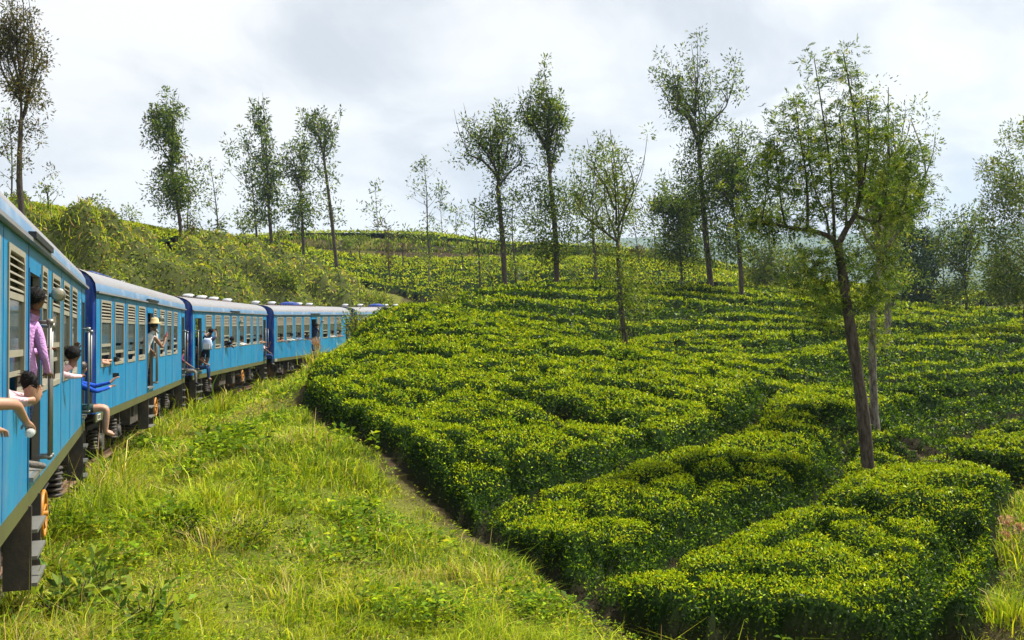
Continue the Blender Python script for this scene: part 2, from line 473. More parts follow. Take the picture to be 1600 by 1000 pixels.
gap([(1640, 545), (1600, 553), (1460, 570), (1326, 578), (1230, 590)], .6, .62, .5)
gap([(1640, 622), (1600, 632), (1540, 645), (1485, 657), (1440, 680), (1428, 692)], .6, .62, .5)
gap([(1305, 651), (1340, 655), (1434, 638), (1520, 628), (1600, 612), (1640, 608)], .6, .62, .5)
gap([(860, 518), (930, 522), (1000, 516), (1080, 508), (1180, 512)], .7, .62, .55)
gap([(700, 476), (760, 478), (860, 482), (930, 488)], .6, .62, .55)
gap([(980, 492), (1060, 486), (1150, 478), (1250, 492), (1330, 487)], .8, .62, .55)
gap([(560, 560), (640, 548), (700, 556)], .07, .62, .2); gap([(700, 660), (780, 655), (860, 660)], .1, .62, .24); gap([(800, 612), (850, 622), (895, 645), (930, 652)], .17, .62, .3)
gap([(740, 575), (800, 568), (850, 575)], .07, .62, .2); gap([(930, 600), (1000, 606), (1060, 622)], .08, .62, .22); gap([(600, 600), (660, 612), (720, 610)], .07, .62, .2)
gap([(1290, 770), (1330, 790), (1360, 790)], .06, .62, .2); gap([(1180, 850), (1240, 838), (1290, 815)], .05, .62, .16); gap([(820, 560), (900, 552), (980, 566)], .05, .62, .16); gap([(620, 530), (700, 524), (780, 530)], .05, .62, .16)
POCK = [(hit(x, y, .5), r) for x, y, r in [(878, 636, .55), (905, 655, .4), (860, 650, .3), (640, 505, .4), (690, 500, .35)]]
FARHILL = np.array([(-52, 108), (-34, 100), (-24, 104), (-14, 103), (-4, 96), (6, 93), (22, 90), (40, 94), (60, 110), (60, 128), (30, 128), (5, 133), (-20, 136), (-50, 133)], float)
TOPHILL = np.array([(-85, 100), (-52, 112), (-50, 141), (-20, 143), (10, 138), (34, 132), (60, 134), (60, 165), (-85, 170)], float)
LEFTRIDGE = np.array([(-30, 60), (-24, 66), (-27, 80), (-33, 98), (-52, 108), (-85, 100), (-70, 62), (-45, 52)], float)

VALLEY = [i for i, g_ in enumerate(GAPS) if g_[2] == .25][0]
def tea_height(x, y, both=False):
    """plant height above the soil (0 = no tea)"""
    inside = in_poly(x, y, BIG)
    e = np.minimum(poly_dist(x, y, WE), poly_dist(x, y, BR))
    e = np.where(inside, np.minimum(e, 3.0), -1)
    wob = (fbm(x * 1.6, y * 1.6, 21, 3) - .44) * .5
    stp = np.zeros(x.shape)
    for P, w, st in GAPS:
        dd, nr = poly_near(x, y, P)
        e = np.minimum(e, np.maximum(dd - w + wob * .35, .045 if st and P is not GAPS[VALLEY][0] else -9))
        if st: stp = np.minimum(stp, -st * np.exp(-np.maximum(dd - w, 0) / .9) * (nr > 0)) + np.where(nr <= 0, .10 * np.exp(-dd / .8), 0)
    for (qx, qy), r in POCK: e = np.minimum(e, np.hypot(x - qx, y - qy) - r)
    # narrow plucking lanes in the fields beyond the dip
    r = y - .33 * (x - 10) + 2.4 * (fbm(x * .12, y * .12, 31, 3) - .45)
    ph = np.abs((r / 2.9) % 1 - .5) * 2.9
    lane = np.where(fbm(x * .16, y * .4, 33, 3) > .33, ph - .27, 9) + wob * .4
    wB = sstep(33, 37, y + .25 * x - 2)
    e = np.where((wB > .5), np.minimum(e, lane), e)
    e = e + wob * .22
    t = np.clip(e / .22, 0, 1)
    prof = np.sqrt(np.clip(1 - (1 - t) ** 2, 0, 1))
    f1, f2, idr = voronoi(x, y, 1.05, 41)
    crack = np.clip((f2 - f1) / .32, 0, 1) ** .7
    lz = np.where((wB > .5) & (lane < 8), -.40 * ((r / 2.9 + .5) % 1), 0)
    prof0 = prof.copy(); prof = prof * np.clip(1 + np.minimum(stp, lz) / TEA, .5, 1.2)
    h = TEA * prof * (1 - (.17 + .36 * (idr > .62)) * (1 - crack)) + prof * (.10 * (.5 - f1) + .16 * (idr - .5) * crack + .22 * (fbm(x * .5, y * .5, 44, 3) - .46) + .20 * (fbm(x * 3.1, y * 3.1, 45, 3) - .46))
    h = np.where(idr > .985, h * (.35 + .65 * np.clip(f1 * 2, 0, 1)), h)
    h = np.where(e > 0, np.maximum(h, .02), 0.0)
    return (h, prof0 * (1 - .55 * (1 - crack) * (idr > .62)) * (idr < .985)) if both else h
def far_tea_height(x, y):
    a = in_poly(x, y, FARHILL); b = in_poly(x, y, TOPHILL) | in_poly(x, y, LEFTRIDGE)
    z0 = y + .15 * x + 3.0 * (fbm(x * .06, y * .06, 51, 3) - .45)
    ph = np.abs((z0 / 2.0) % 1 - .5) * 2
    brk = fbm(x * .3, y * .6, 53, 3)
    h = .8 * np.sqrt(np.clip((ph - .16 + .25 * (brk - .45)) / .3, 0, 1)) + .25 * (fbm(x * .7, y * .7, 55, 3) - .45)
    top = .85 + .25 * (fbm(x * .5, y * .5, 57, 3) - .45)
    lane = np.zeros(x.shape, bool)
    ed = np.minimum(poly_dist(x, y, np.r_[TOPHILL, TOPHILL[:1]]), poly_dist(x, y, np.r_[LEFTRIDGE, LEFTRIDGE[:1]]))
    return np.where(a, np.maximum(h, .02), np.where(b, np.where(lane, .05, top), 0))

# ------------------------------------------------------------------ ground sheet
def axis(lo, hi, fine_lo, fine_hi, st, grow=1.12):
    v = list(np.arange(fine_lo, fine_hi + 1e-6, st)); s = st
    while v[-1] < hi: s *= grow; v.append(v[-1] + s)
    s = st
    while v[0] > lo: s *= grow; v.insert(0, v[0] - s)
    return np.array(v)
gx = axis(-3600, 3600, -32, 34, .38); gy = axis(-250, 2700, 2, 62, .38)
GX, GY = np.meshgrid(gx, gy)
HOLLOWS = [(hit(308, 850), .32), (hit(340, 868), .22), (hit(278, 835), .22)]
GZ = ground_t(GX, GY)
inT = in_poly(GX, GY, BIG); inF = in_poly(GX, GY, FARHILL) | in_poly(GX, GY, TOPHILL) | in_poly(GX, GY, LEFTRIDGE)
gcol = np.zeros(GX.shape + (3,))
nz = fbm(GX * .5, GY * .5, 61, 4)[..., None]
grass_c = np.array([.075, .105, .014]) * (1 - nz) + np.array([.13, .115, .030]) * nz
soil = np.array([.026, .019, .011]) * (1 - nz) + np.array([.066, .047, .028]) * nz  # tea soil; shade between the beds is put into its dark colour
gcol[:] = grass_c
soilm = np.maximum(inT | inF, 0).astype(float)
pd = poly_dist(GX, GY, WE); soilm = np.maximum(soilm, 1 - sstep(.25, .75, pd + (nz[..., 0] - .5) * 1.1))
pv = poly_dist(GX, GY, BR); soilm = np.maximum(soilm, (1 - sstep(.3, 1.1, pv + (nz[..., 0] - .5) * 1.6)) * .9)
gcol = gcol * (1 - soilm[..., None]) + soil * soilm[..., None]
rd = np.abs(GY - terrace_y(GX) + 3.4) < 1.2
rw = (rd & (GX > -4) & (GX < 30))[..., None]
gcol = np.where(rw, np.array([.22, .12, .07]), gcol)
td = np.full(GX.shape, 99.0); nr = (np.abs(GX) < 60) & (GY < 140) & (GY > -40); td[nr] = track_dist(GX[nr], GY[nr])
bal = (1 - sstep(1.15, 1.5, td + (nz[..., 0] - .5) * .6))[..., None]
gcol = gcol * (1 - bal) + (np.array([.085, .068, .055]) * (.7 + .6 * nz)) * bal
for (hx, hy), hr in HOLLOWS:
    wgt = (1 - sstep(.6, 1.1, np.hypot((GX - hx) * .8, GY - hy) / hr + (nz[..., 0] - .5) * .6))[..., None]
    gcol = gcol * (1 - wgt) + np.array([.055, .038, .024]) * wgt
rr = np.hypot(GX, GY - 20)
farg = np.array([.06, .10, .025]) * (1 - nz) + np.array([.13, .16, .04]) * nz
k = sstep(150, 230, rr)[..., None]
gcol = gcol * (1 - k) + farg * k
def grid_faces(ny, nx):
    i = np.arange(ny * nx).reshape(ny, nx)
    return np.stack([i[:-1, :-1], i[:-1, 1:], i[1:, 1:], i[1:, :-1]], -1).reshape(-1, 4)
me = np_mesh('ground', np.stack([GX, GY, GZ], -1).reshape(-1, 3), grid_faces(*GX.shape), M['ground'], gcol.reshape(-1, 3), smooth=True)
tag(mesh_obj('ground', me), kind='structure')

# ------------------------------------------------------------------ leaves
def leaves(P, A, Nn, size, cols, ratio=.42, fold=.18, droop=.12):
    """one folded quad per leaf: P base, A axis, Nn blade normal"""
    A = A / (np.linalg.norm(A, axis=1, keepdims=True) + 1e-9)
    S = np.cross(A, Nn); S /= np.linalg.norm(S, axis=1, keepdims=True) + 1e-9
    B = np.cross(S, A); s = size[:, None]
    V = np.empty((len(P), 4, 3))
    V[:, 0] = P; mid = P + A * s * .48
    V[:, 1] = mid + S * s * ratio * .5 + B * s * fold; V[:, 2] = P + A * s - B * s * droop; V[:, 3] = mid - S * s * ratio * .5 + B * s * fold
    Fq = np.arange(len(P) * 4).reshape(-1, 4)
    return V.reshape(-1, 3), Fq, np.repeat(cols, 4, axis=0)
def rvec(n):
    v = rng.normal(size=(n, 3)); return v / np.linalg.norm(v, axis=1, keepdims=True)
def palette(n, cols, wts, jit=.18):
    cols = np.array(cols); i = rng.choice(len(cols), n, p=np.array(wts) / sum(wts))
    c = cols[i] * (1 + jit * rng.normal(size=(n, 1))) * (1 + .06 * rng.normal(size=(n, 3)))
    return np.clip(c, .004, .9)
def surf_sample(X, Y, Z, dens_fn, keep):
    """random points on the grid surface; dens_fn(depth) points per m2 of real surface"""
    P00 = np.stack([X[:-1, :-1], Y[:-1, :-1], Z[:-1, :-1]], -1); P10 = np.stack([X[:-1, 1:], Y[:-1, 1:], Z[:-1, 1:]], -1)
    P01 = np.stack([X[1:, :-1], Y[1:, :-1], Z[1:, :-1]], -1); P11 = np.stack([X[1:, 1:], Y[1:, 1:], Z[1:, 1:]], -1)
    n = np.cross(P11 - P00, P01 - P10); ar = np.linalg.norm(n, axis=-1) / 2; n = n / (2 * ar[..., None] + 1e-9)
    lam = ar * dens_fn(P00[..., 1], P00[..., 0]) * keep
    cnt = rng.poisson(lam); idx = np.repeat(np.arange(cnt.size), cnt.ravel())
    u, v = rng.random((2, len(idx), 1))
    f = lambda A: A.reshape(-1, 3)[idx]
    return f(P00) * (1 - u) * (1 - v) + f(P10) * u * (1 - v) + f(P01) * (1 - u) * v + f(P11) * u * v, f(n), idx
def in_view(x, y, z, mg=120):
    yy = np.maximum(y, .5); px, py = px_of(x, yy, z)
    return (y > 3) & (px > -mg) & (px < 1600 + mg) & (py > -mg - 200) & (py < 1000 + mg)

TEA_COL = [(.013, .036, .004), (.046, .098, .006), (.176, .270, .007), (.340, .408, .007), (.485, .505, .010)]
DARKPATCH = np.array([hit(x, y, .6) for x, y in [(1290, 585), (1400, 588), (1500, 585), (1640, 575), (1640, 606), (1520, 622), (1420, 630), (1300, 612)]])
def tea_leaves(P, n, depth, far=False, hgt=None):
    m = len(P)
    up = np.clip(n[:, 2], 0, 1)
    A = n * .42 + np.array([0, 0, .12]) + rvec(m) * .9
    Nn = n + np.array([0, 0, .5]) + rvec(m) * .55
    size = np.clip(.0034 * depth, .056, .5) * rng.uniform(.65, 1.3, m)
    young = np.where(rng.random(m) < (.02 + .95 * up ** 2.2 if not far else .15 + .85 * up ** .7), 1, 0)  # young flush on up-facing tops, also carrying overhead light in its colour
    if hgt is not None: young = young * (rng.random(m) < sstep(.66, .92, hgt))  # fewer pale leaves in gaps and cracks: their shade put into leaf colour
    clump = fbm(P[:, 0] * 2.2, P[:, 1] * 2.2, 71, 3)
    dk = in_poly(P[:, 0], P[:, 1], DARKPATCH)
    cols = palette(m, TEA_COL, [3.4, 3.6, 1.2, .1, 0]); lit_topc = palette(m, TEA_COL, [.7, 2.8, 3.8, 1.1, 0]); cols = np.where((young == 1)[:, None] & ~dk[:, None], lit_topc, cols)  # paler tops, darker sides: leaf age plus top light painted into the colour
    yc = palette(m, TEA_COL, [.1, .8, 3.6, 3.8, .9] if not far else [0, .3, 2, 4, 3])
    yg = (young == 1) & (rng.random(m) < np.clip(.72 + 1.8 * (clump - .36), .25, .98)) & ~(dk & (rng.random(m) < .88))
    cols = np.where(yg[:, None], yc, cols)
    A = np.where(yg[:, None], A + np.array([0, 0, .30]), A)
    Pb = P - n * (.07 * rng.random((m, 1))) + np.where(yg, .035, 0)[:, None] * n
    return leaves(Pb, A, Nn, size, cols, .40, .12, .12)
def tea_dens(d, x):
    s = np.clip(.0034 * d, .056, .5)
    return 3.0 / (s * s)

def canopy_parts(bed, name_c, X, Y, Z, H, mask, origin, dens, HY=None):
    """twig mass + leaves of one bed as two parts"""
    ny, nx = X.shape; fq = grid_faces(ny, nx)
    fm = mask.ravel()
    fq = fq[fm]
    used, inv = np.unique(fq.ravel(), return_inverse=True)
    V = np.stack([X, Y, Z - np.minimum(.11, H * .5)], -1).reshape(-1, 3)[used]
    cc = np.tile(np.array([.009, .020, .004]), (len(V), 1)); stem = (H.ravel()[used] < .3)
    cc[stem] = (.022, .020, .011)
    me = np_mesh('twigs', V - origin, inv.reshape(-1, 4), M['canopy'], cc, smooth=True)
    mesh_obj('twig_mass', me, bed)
    P, n, idx = surf_sample(X, Y, Z, dens, mask * ((H[:-1, :-1] + H[1:, 1:]) / 2 > .16) * 1.0)
    k = in_view(P[:, 0], P[:, 1], P[:, 2])
    # sides that look away from the camera keep fewer leaves
    vd = np.stack([-P[:, 0], -P[:, 1], EYE - P[:, 2]], -1); vd /= np.linalg.norm(vd, axis=1, keepdims=True)
    k &= ((vd * n).sum(1) > -.15) | (rng.random(len(P)) < .25)
    P, n, idx = P[k], n[k], idx[k]
    hh = ((HY[:-1, :-1] + HY[1:, 1:]) / 2).ravel()[idx] if HY is not None else None
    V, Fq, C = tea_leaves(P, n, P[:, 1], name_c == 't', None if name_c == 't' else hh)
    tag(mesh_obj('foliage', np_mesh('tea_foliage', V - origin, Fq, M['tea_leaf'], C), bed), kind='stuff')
    return len(Fq)

# three grids: near spur, middle fields
GRIDS = [(np.arange(-8.5, 30, .13), np.arange(9.0, 36.3, .13)), (np.arange(-9, 62, .27), np.arange(36, 88, .27))]
SEEDS = [  # photo px, label
    ((800, 560), 'broad tea bed covering the crest of the spur beside the train curve'),
    ((1050, 760), 'middle tea bed curving around the spur below the crest bed'),
    ((1250, 860), 'lowest large tea bed filling the foreground at lower right'),
    ((1512, 905), 'narrow tea strip along the dry grass at the right foreground edge'),
    ((1560, 700), 'tea bed just across the bare dip right of the forked tree'),
    ((1400, 650), 'short tea hedge behind the mottled trunk, next to the bare dip'),
    ((1500, 605), 'dark green tea bed with few new shoots on the right slope'),
    ((1480, 560), 'tea hedge band above the dark green bed on the right slope'),
    ((1450, 535), 'tea hedge band second from the top of the right slope'),
    ((1420, 496), 'topmost tea bed along the skyline of the right slope'),
    ((1000, 505), 'tea bed at the foot of the slender tree with a bushy lower trunk'),
    ((1120, 540), 'tea bed in the hollow behind the spur, below the central trees'),
    ((850, 460), 'tea bed on the central rise where the two tall trees stand'),
    ((1100, 465), 'tea bed around the tall leaning tree at the centre right'),
]
TEA_GROUP = 'tea beds'
seed_w = [hit(*p, .6) for p, _ in SEEDS]
# bed ids on a coarse raster by simultaneous flooding
rx = np.arange(-9, 62, .25); ry = np.arange(8.5, 88, .25); RX, RY = np.meshgrid(rx, ry)
RH = tea_height(RX, RY); free = RH > .45
bid = np.full(RX.shape, -1)
for i, (sx, sy) in enumerate(seed_w):
    a, b = int((sy - 8.5) / .25), int((sx + 9) / .25); bid[max(a - 2, 0):a + 3, max(b - 2, 0):b + 3] = i
def grow(b, ok, n):
    for _ in range(n):
        ch = False
        for dy, dx in ((1, 0), (-1, 0), (0, 1), (0, -1)):
            s = np.roll(b, (dy, dx), (0, 1)); m = (b < 0) & (s >= 0) & ok
            if m.any(): b[m] = s[m]; ch = True
        if not ch: break
    return b
bid = grow(bid, free, 500); bid = grow(bid, np.ones_like(free), 60)
beds = []
for (sx, sy), (_, lab) in zip(seed_w, SEEDS):
    o = empty('tea_bed', (sx, sy, float(ground_t(np.array([sx]), np.array([sy]))[0])))
    tag(o, lab, 'tea bed', TEA_GROUP); beds.append(o)
n_tea = 0
for g, (ax_, ay_) in enumerate(GRIDS):
    X, Y = np.meshgrid(ax_, ay_); H, HY = tea_height(X, Y, True); Z = ground_t(X, Y) + H
    # let the crown of the bush bulge a little over its foot
    cx, cyy = (X[:-1, :-1] + X[1:, 1:]) / 2, (Y[:-1, :-1] + Y[1:, 1:]) / 2
    fid = bid[np.clip(((cyy - 8.5) / .25).astype(int), 0, len(ry) - 1), np.clip(((cx + 9) / .25).astype(int), 0, len(rx) - 1)]
    hm = np.maximum(np.maximum(H[:-1, :-1], H[1:, 1:]), np.maximum(H[1:, :-1], H[:-1, 1:])) > 0
    vis = in_view(cx, cyy, (Z[:-1, :-1] + 0), 260)
    for i, o in enumerate(beds):
        m = (fid == i) & hm & vis
        if m.sum() < 12: continue
        n_tea += canopy_parts(o, 'bed', X, Y, Z, H, m, np.array(o.location), tea_dens, HY)
# far hill
X, Y = np.meshgrid(np.arange(-86, 62, .6), np.arange(56, 170, .6)); H = far_tea_height(X, Y); Z = ground_t(X, Y) + H
cx, cyy = (X[:-1, :-1] + X[1:, 1:]) / 2, (Y[:-1, :-1] + Y[1:, 1:]) / 2
hm = (np.maximum(H[:-1, :-1], H[1:, 1:]) > 0)
for poly, lab in ((FARHILL, 'terraced slope of fine tea rows on the far hill below the dirt road'), (TOPHILL, 'bright tea terrace on the skyline of the far hill'), (LEFTRIDGE, 'tea on the ridge top behind the scrubby cutting at left')):
    m = in_poly(cx, cyy, poly) & hm
    cpt = poly.mean(0); z = float(ground_t(cpt[:1], cpt[1:])[0])
    o = empty('tea_terrace', (cpt[0], cpt[1], z)); tag(o, lab, 'tea bed', 'far tea terraces')
    n_tea += canopy_parts(o, 't', X, Y, Z, H, m, np.array(o.location), lambda d, x: 1.5 / np.clip(.0034 * d, .1, .6) ** 2)
print('tea leaves', n_tea)
# ------------------------------------------------------------------ trees
def smooth_path(P, n=4):
    P = np.asarray(P, float); out = []
    for i in range(len(P) - 1):
        p0, p1, p2, p3 = P[max(i - 1, 0)], P[i], P[i + 1], P[min(i + 2, len(P) - 1)]
        for k in range(n):
            t = k / n
            out.append(.5 * ((2 * p1) + (-p0 + p2) * t + (2 * p0 - 5 * p1 + 4 * p2 - p3) * t * t + (-p0 + 3 * p1 - 3 * p2 + p3) * t ** 3))
    out.append(P[-1]); return np.array(out)
PAL_OAK = ([(.028, .056, .011), (.064, .112, .016), (.140, .205, .026), (.27, .31, .042)], [2.6, 3.6, 2.8, 1.2])
PAL_LIGHT = ([(.055, .095, .018), (.110, .170, .024), (.19, .25, .034), (.30, .31, .055)], [1.8, 3.6, 3.2, 1.4])
PAL_DARK = ([(.012, .028, .012), (.022, .045, .018), (.045, .075, .026)], [3, 3, 1])
PAL_BROWN = ([(.060, .066, .020), (.095, .095, .028), (.15, .13, .035), (.21, .15, .045)], [3, 3, 2, 1])
def crown_mesh(cl, n_per, size, pal, fronds=False, sag=.25):
    """cl: (x,y,z,sigma_xy,sigma_z) clumps -> leaf mesh arrays"""
    cl = np.asarray(cl, float); m = len(cl) * n_per
    C = np.repeat(cl, n_per, axis=0)
    if fronds:
        # leaflets in two ranks along rachises that leave the twig tip
        nf = max(1, n_per // 9); tot = len(cl) * nf
        B = np.repeat(cl, nf, axis=0)
        R = rvec(tot); R[:, 2] = R[:, 2] * .6 + .25; R /= np.linalg.norm(R, axis=1, keepdims=True)
        st = B[:, :3] + rng.normal(size=(tot, 3)) * B[:, [3, 3, 4]] * .55
        ln = B[:, 3] * rng.uniform(.7, 1.25, tot) + size * .8
        t = np.tile(np.linspace(.18, 1, 9), tot); Rr = np.repeat(R, 9, axis=0)
        P = np.repeat(st, 9, axis=0) + Rr * (np.repeat(ln, 9) * t)[:, None]; P[:, 2] -= sag * np.repeat(ln, 9) * t ** 2
        sd = np.cross(Rr, rvec(tot).repeat(9, axis=0)); sd /= np.linalg.norm(sd, axis=1, keepdims=True)
        sg = np.tile(np.array([1, -1, 1, -1, 1, -1, 1, -1, 0]), tot)[:, None]
        A = Rr * .75 + sd * sg + rng.normal(size=P.shape) * .15
        base = palette(tot, *pal); cols = np.repeat(base, 9, axis=0) * rng.uniform(.85, 1.15, (len(P), 1))
        return leaves(P, A, rvec(len(P)) + np.array([0, 0, .6]), size * rng.uniform(.8, 1.25, len(P)), cols, .26, .04, .1)
    P = C[:, :3] + np.clip(rng.normal(size=(m, 3)), -1.9, 1.9) * C[:, [3, 3, 4]]
    A = (P - C[:, :3]) * 1.2 / (C[:, [3]] + 1e-6) + rvec(m) * .8 + np.array([0, 0, .15])
    cols = palette(m, *pal) * np.repeat(rng.uniform(.62, 1.35, (len(cl), 1)), n_per, axis=0)
    return leaves(P, A, rvec(m) + np.array([0, 0, .5]), size * rng.uniform(.7, 1.3, m), cols, .36, .08, .12)
def put_tree(name, label, stems, clumps, n_per, size, pal, barkm='bark', group=None, fronds=False, cat='tree', nseg=9):
    """stems: list of (path, r0, r1); first one is the trunk and starts at the root"""
    org = np.array(stems[0][0][0], float)
    o = empty(name, org); tag(o, label, cat, group)
    mb = MB(); mbs = MB()
    for i, (P, r0, r1) in enumerate(stems):
        P = smooth_path(P, 4) - org; n = len(P)
        R = [r0 + (r1 - r0) * (k / (n - 1)) ** .85 for k in range(n)]
        if i == 0:
            R = [r * (1 + .45 * math.exp(-3.5 * k)) * (1 + .06 * math.sin(5.1 * k)) for k, r in enumerate(R)]
            P[0, 2] -= .5
        (mb if i == 0 else mbs).tube(P, R, nseg if i == 0 else (5 if r0 < .05 else 7))
    mb.build('trunk', M[barkm], o)
    if mbs.f: mbs.build('limbs', M['bark' if barkm == 'bark' else barkm], o)['kind'] = 'stuff'
    V, Fq, C = crown_mesh(clumps, n_per, size, pal, fronds)
    cr = mesh_obj('crown', np_mesh('crown', V - org, Fq, M['tree_leaf'], C), o)
    cr['kind'] = 'stuff'
    return o
def gz(x, y): return float(ground_t(np.array([float(x)]), np.array([float(y)]))[0])
def root_at(bx, by, d):
    p = at(bx, by, d); p[2] = gz(p[0], p[1]); return p
def oak(label, base, top, d, w, fork, style='pollard', k=5, leaf=None, pal=PAL_OAK, dens=1.0, tufts=(), rt=None, group='shade trees among the tea', fronds=False, barkm='bark', bend=.3, low=None, seed=1, wmax=.42):
    """a slim pollarded shade tree. base/top: photo px, d depth, w crown width px, fork px row where the limbs leave"""
    r = random.Random(seed * 77 + int(base[0]))
    s = d / F
    B = root_at(base[0], base[1], d); T = at(top[0], top[1], d); T[1] += r.uniform(-.4, .4)
    ff = (base[1] - fork) / (base[1] - top[1])
    V0 = at(base[0], base[1], d); Fk = V0 + (T - V0) * ff + np.array([r.uniform(-bend, bend) * .4, 0, 0])
    Hc = T[2] - Fk[2]; R = w * s / 2 * (1.22 if style == 'pollard' else 1.0)
    rt = rt or max(.09, .013 * (T[2] - B[2]))
    leaf = leaf or max(.085, .0036 * d)
    mid = B + (Fk - B) * .5 + np.array([r.uniform(-bend, bend) * .5, r.uniform(-.2, .2), 0])
    stems = [([B, mid, Fk] if style == 'pollard' else [B, mid, Fk, Fk + (T - Fk) * .5 + np.array([r.uniform(-.2, .2), 0, 0]), T], rt, rt * .62 if style == 'pollard' else .02)]
    clumps = []
    def prof(t):       # crown half width along its height
        return R * (math.sin(math.pi * min(1, (t * .93 + .10)) ** (.62 if style == 'pollard' else .8)) ** .8 if t < 1 else .05)
    def along(P, t0, sig, step):
        Q = smooth_path(P, 6); n = len(Q)
        for i in range(int(n * t0), n):
            for _ in range(step):
                if r.random() < .27:
                    q = Q[i]; sg = sig * r.uniform(.34, .68)
                    clumps.append((q[0] + r.gauss(0, sig * .8), q[1] + r.gauss(0, sig * .8), q[2] + r.gauss(0, sig * .5), sg, sg * 1.15))
    sig = max(.16, R * .19)
    if style == 'pollard':
        for i in range(k):
            a = 2 * math.pi * (i + r.uniform(-.3, .3)) / k; th = r.uniform(.72, 1.0) if i else 1.0
            rr = R * r.uniform(.35, .85) if i else R * .10
            u0 = 0.0 if i < 3 else r.uniform(0, .38); O_ = Fk + (T - Fk) * u0; rr *= (1 - .45 * u0)
            e1 = O_ + np.array([math.cos(a) * rr * .5, math.sin(a) * rr * .5, Hc * r.uniform(.10, .2)])
            tt = max(u0 + .3, th * (1 - .50 * (rr / R) ** 2 * r.uniform(.5, 1.2)))
            e2 = Fk + (T - Fk) * (u0 + (tt - u0) * .55) + np.array([math.cos(a) * rr, math.sin(a) * rr, 0])
            e3 = Fk + (T - Fk) * tt + np.array([math.cos(a) * rr * .62, math.sin(a) * rr * .62, 0])
            P = [O_ - np.array([0, 0, .1]), e1, e2, e3]; stems.append((P, rt * .42, .012)); along(P, .2, sig * r.uniform(.6, 1.1), 2)
            for j in range(4):      # side shoots
                t = r.uniform(.25, .75); Q = smooth_path(P, 6); q = Q[int(t * (len(Q) - 1))]
                a2 = a + r.uniform(-1.3, 1.3); ll = R * r.uniform(.22, .5)
                q2 = q + np.array([math.cos(a2) * ll * .8, math.sin(a2) * ll * .8, ll * r.uniform(1.0, 2.4)])
                stems.append(([q, (q + q2) / 2 + np.array([math.cos(a2), math.sin(a2), 0]) * ll * .15, q2], rt * .16, .008)); along([q, q2], .35, sig * .8, 1)
    else:
        nb = int(9 + Hc * 1.5)
        for i in range(nb):
            t = (i + r.random()) / nb; q = Fk + (T - Fk) * t; a = r.uniform(0, 6.283); ll = prof(t) * r.uniform(.6, 1.1)
            rise = ll * (r.uniform(.5, 1.1) if style == 'spire' else r.uniform(.1, .5))
            q2 = q + np.array([math.cos(a) * ll, math.sin(a) * ll, rise])
            stems.append(([q, q + (q2 - q) * .5 + np.array([0, 0, -.08 * ll]), q2], max(.02, rt * .3 * (1 - t)), .008)); along([q, q2], .3, sig, 1)
        along([Fk + (T - Fk) * .3, T], .2, sig * .8, 1)
    for (tx, ty, tw) in tufts:      # tufts of shoots on the trunk
        p = at(tx, ty, d); p[1] += r.uniform(-.3, .3)
        for _ in range(max(3, int(tw * s / .10))):
            g = tw * s * .34; clumps.append((p[0] + r.gauss(0, g), p[1] + r.gauss(0, g), p[2] + r.gauss(0, g), g * .5, g * .55))
    low = (low or 0) + 22
    if low:                          # sparse leafing down the trunk
        for _ in range(low):
            t = r.uniform(.25, .98); p = V0 + (Fk - V0) * (1 - (1 - t) ** 1.0 * .8); g = R * .30
            clumps.append((p[0] + r.gauss(0, g), p[1] + r.gauss(0, g), p[2], sig * .42, sig * .46))
    area = sum(c_[3] * c_[4] for c_ in clumps)
    n_per = int(np.clip(dens * 14.0 * area / len(clumps) / (leaf * leaf * .36), 8, 170))
    return put_tree('silver_oak_tree', label, stems, clumps, n_per, leaf, pal, barkm, group, fronds)

oak('tall forked tree at the left edge above the near coach roof', (38, 330), (26, -25), 44, 92, 186, 'pollard', 10, dens=1.0, pal=PAL_BROWN, tufts=((50, 150, 40), (20, 130, 40), (55, 90, 36)))
oak('leafy dark tree behind the left edge tree trunk', (22, 330), (14, 178), 58, 70, 300, 'spire', dens=.8)
oak('tall leaning leafy tree left of the coaches on the ridge', (284, 365), (252, 140), 78, 70, 260, 'pollard', 6, pal=PAL_OAK, tufts=((272, 290, 50), (282, 320, 46)), low=14)
oak('shorter brownish tree touching the leaning ridge tree', (294, 366), (290, 240), 80, 58, 350, 'spire', pal=PAL_BROWN)
oak('small slim tree right of the leaning ridge tree', (342, 368), (326, 248), 90, 46, 345, 'spire', dens=.8)
oak('broad leafy tree beside the tallest ridge tree', (402, 382), (384, 214), 118, 92, 320, 'spire', dens=.85)
oak('tallest slender tree of the left ridge group', (425, 384), (408, 143), 116, 54, 300, 'pollard', 6, dens=.8, tufts=((410, 270, 44), (420, 300, 36)), low=12)
oak('leafy tree between the slender and the leaning ridge trees', (474, 396), (464, 208), 112, 64, 300, 'pollard', 6, dens=.8, low=26, tufts=((470, 330, 40),))
oak('leaning bare-trunked tree at the right of the ridge group', (527, 420), (496, 174), 108, 74, 245, 'pollard', 7, dens=.8, low=20)
oak('small dense tree on the far hill skyline', (594, 385), (586, 287), 152, 52, 370, 'spire')
oak('thin brownish young tree on the far tea rows', (612, 442), (600, 340), 108, 46, 385, 'spire', pal=PAL_BROWN, dens=.6)
oak('upright tree on the far hill with a shorter neighbour', (673, 412), (662, 250), 128, 58, 350, 'spire', dens=.75)
oak('shorter tree right behind the upright far hill tree', (692, 385), (690, 288), 150, 42, 375, 'spire')
oak('tall tree with open fan crown left of the central pair', (788, 447), (768, 164), 60, 104, 290, 'pollard', 8, dens=.72, low=8, tufts=((775, 330, 40),), rt=.2)
oak('tallest central tree with narrow crown and tufted trunk', (869, 440), (846, 102), 63, 86, 272, 'pollard', 8, dens=.85, tufts=((845, 300, 48), (890, 320, 40), (845, 350, 56), (878, 375, 44), (850, 395, 30)), rt=.21)
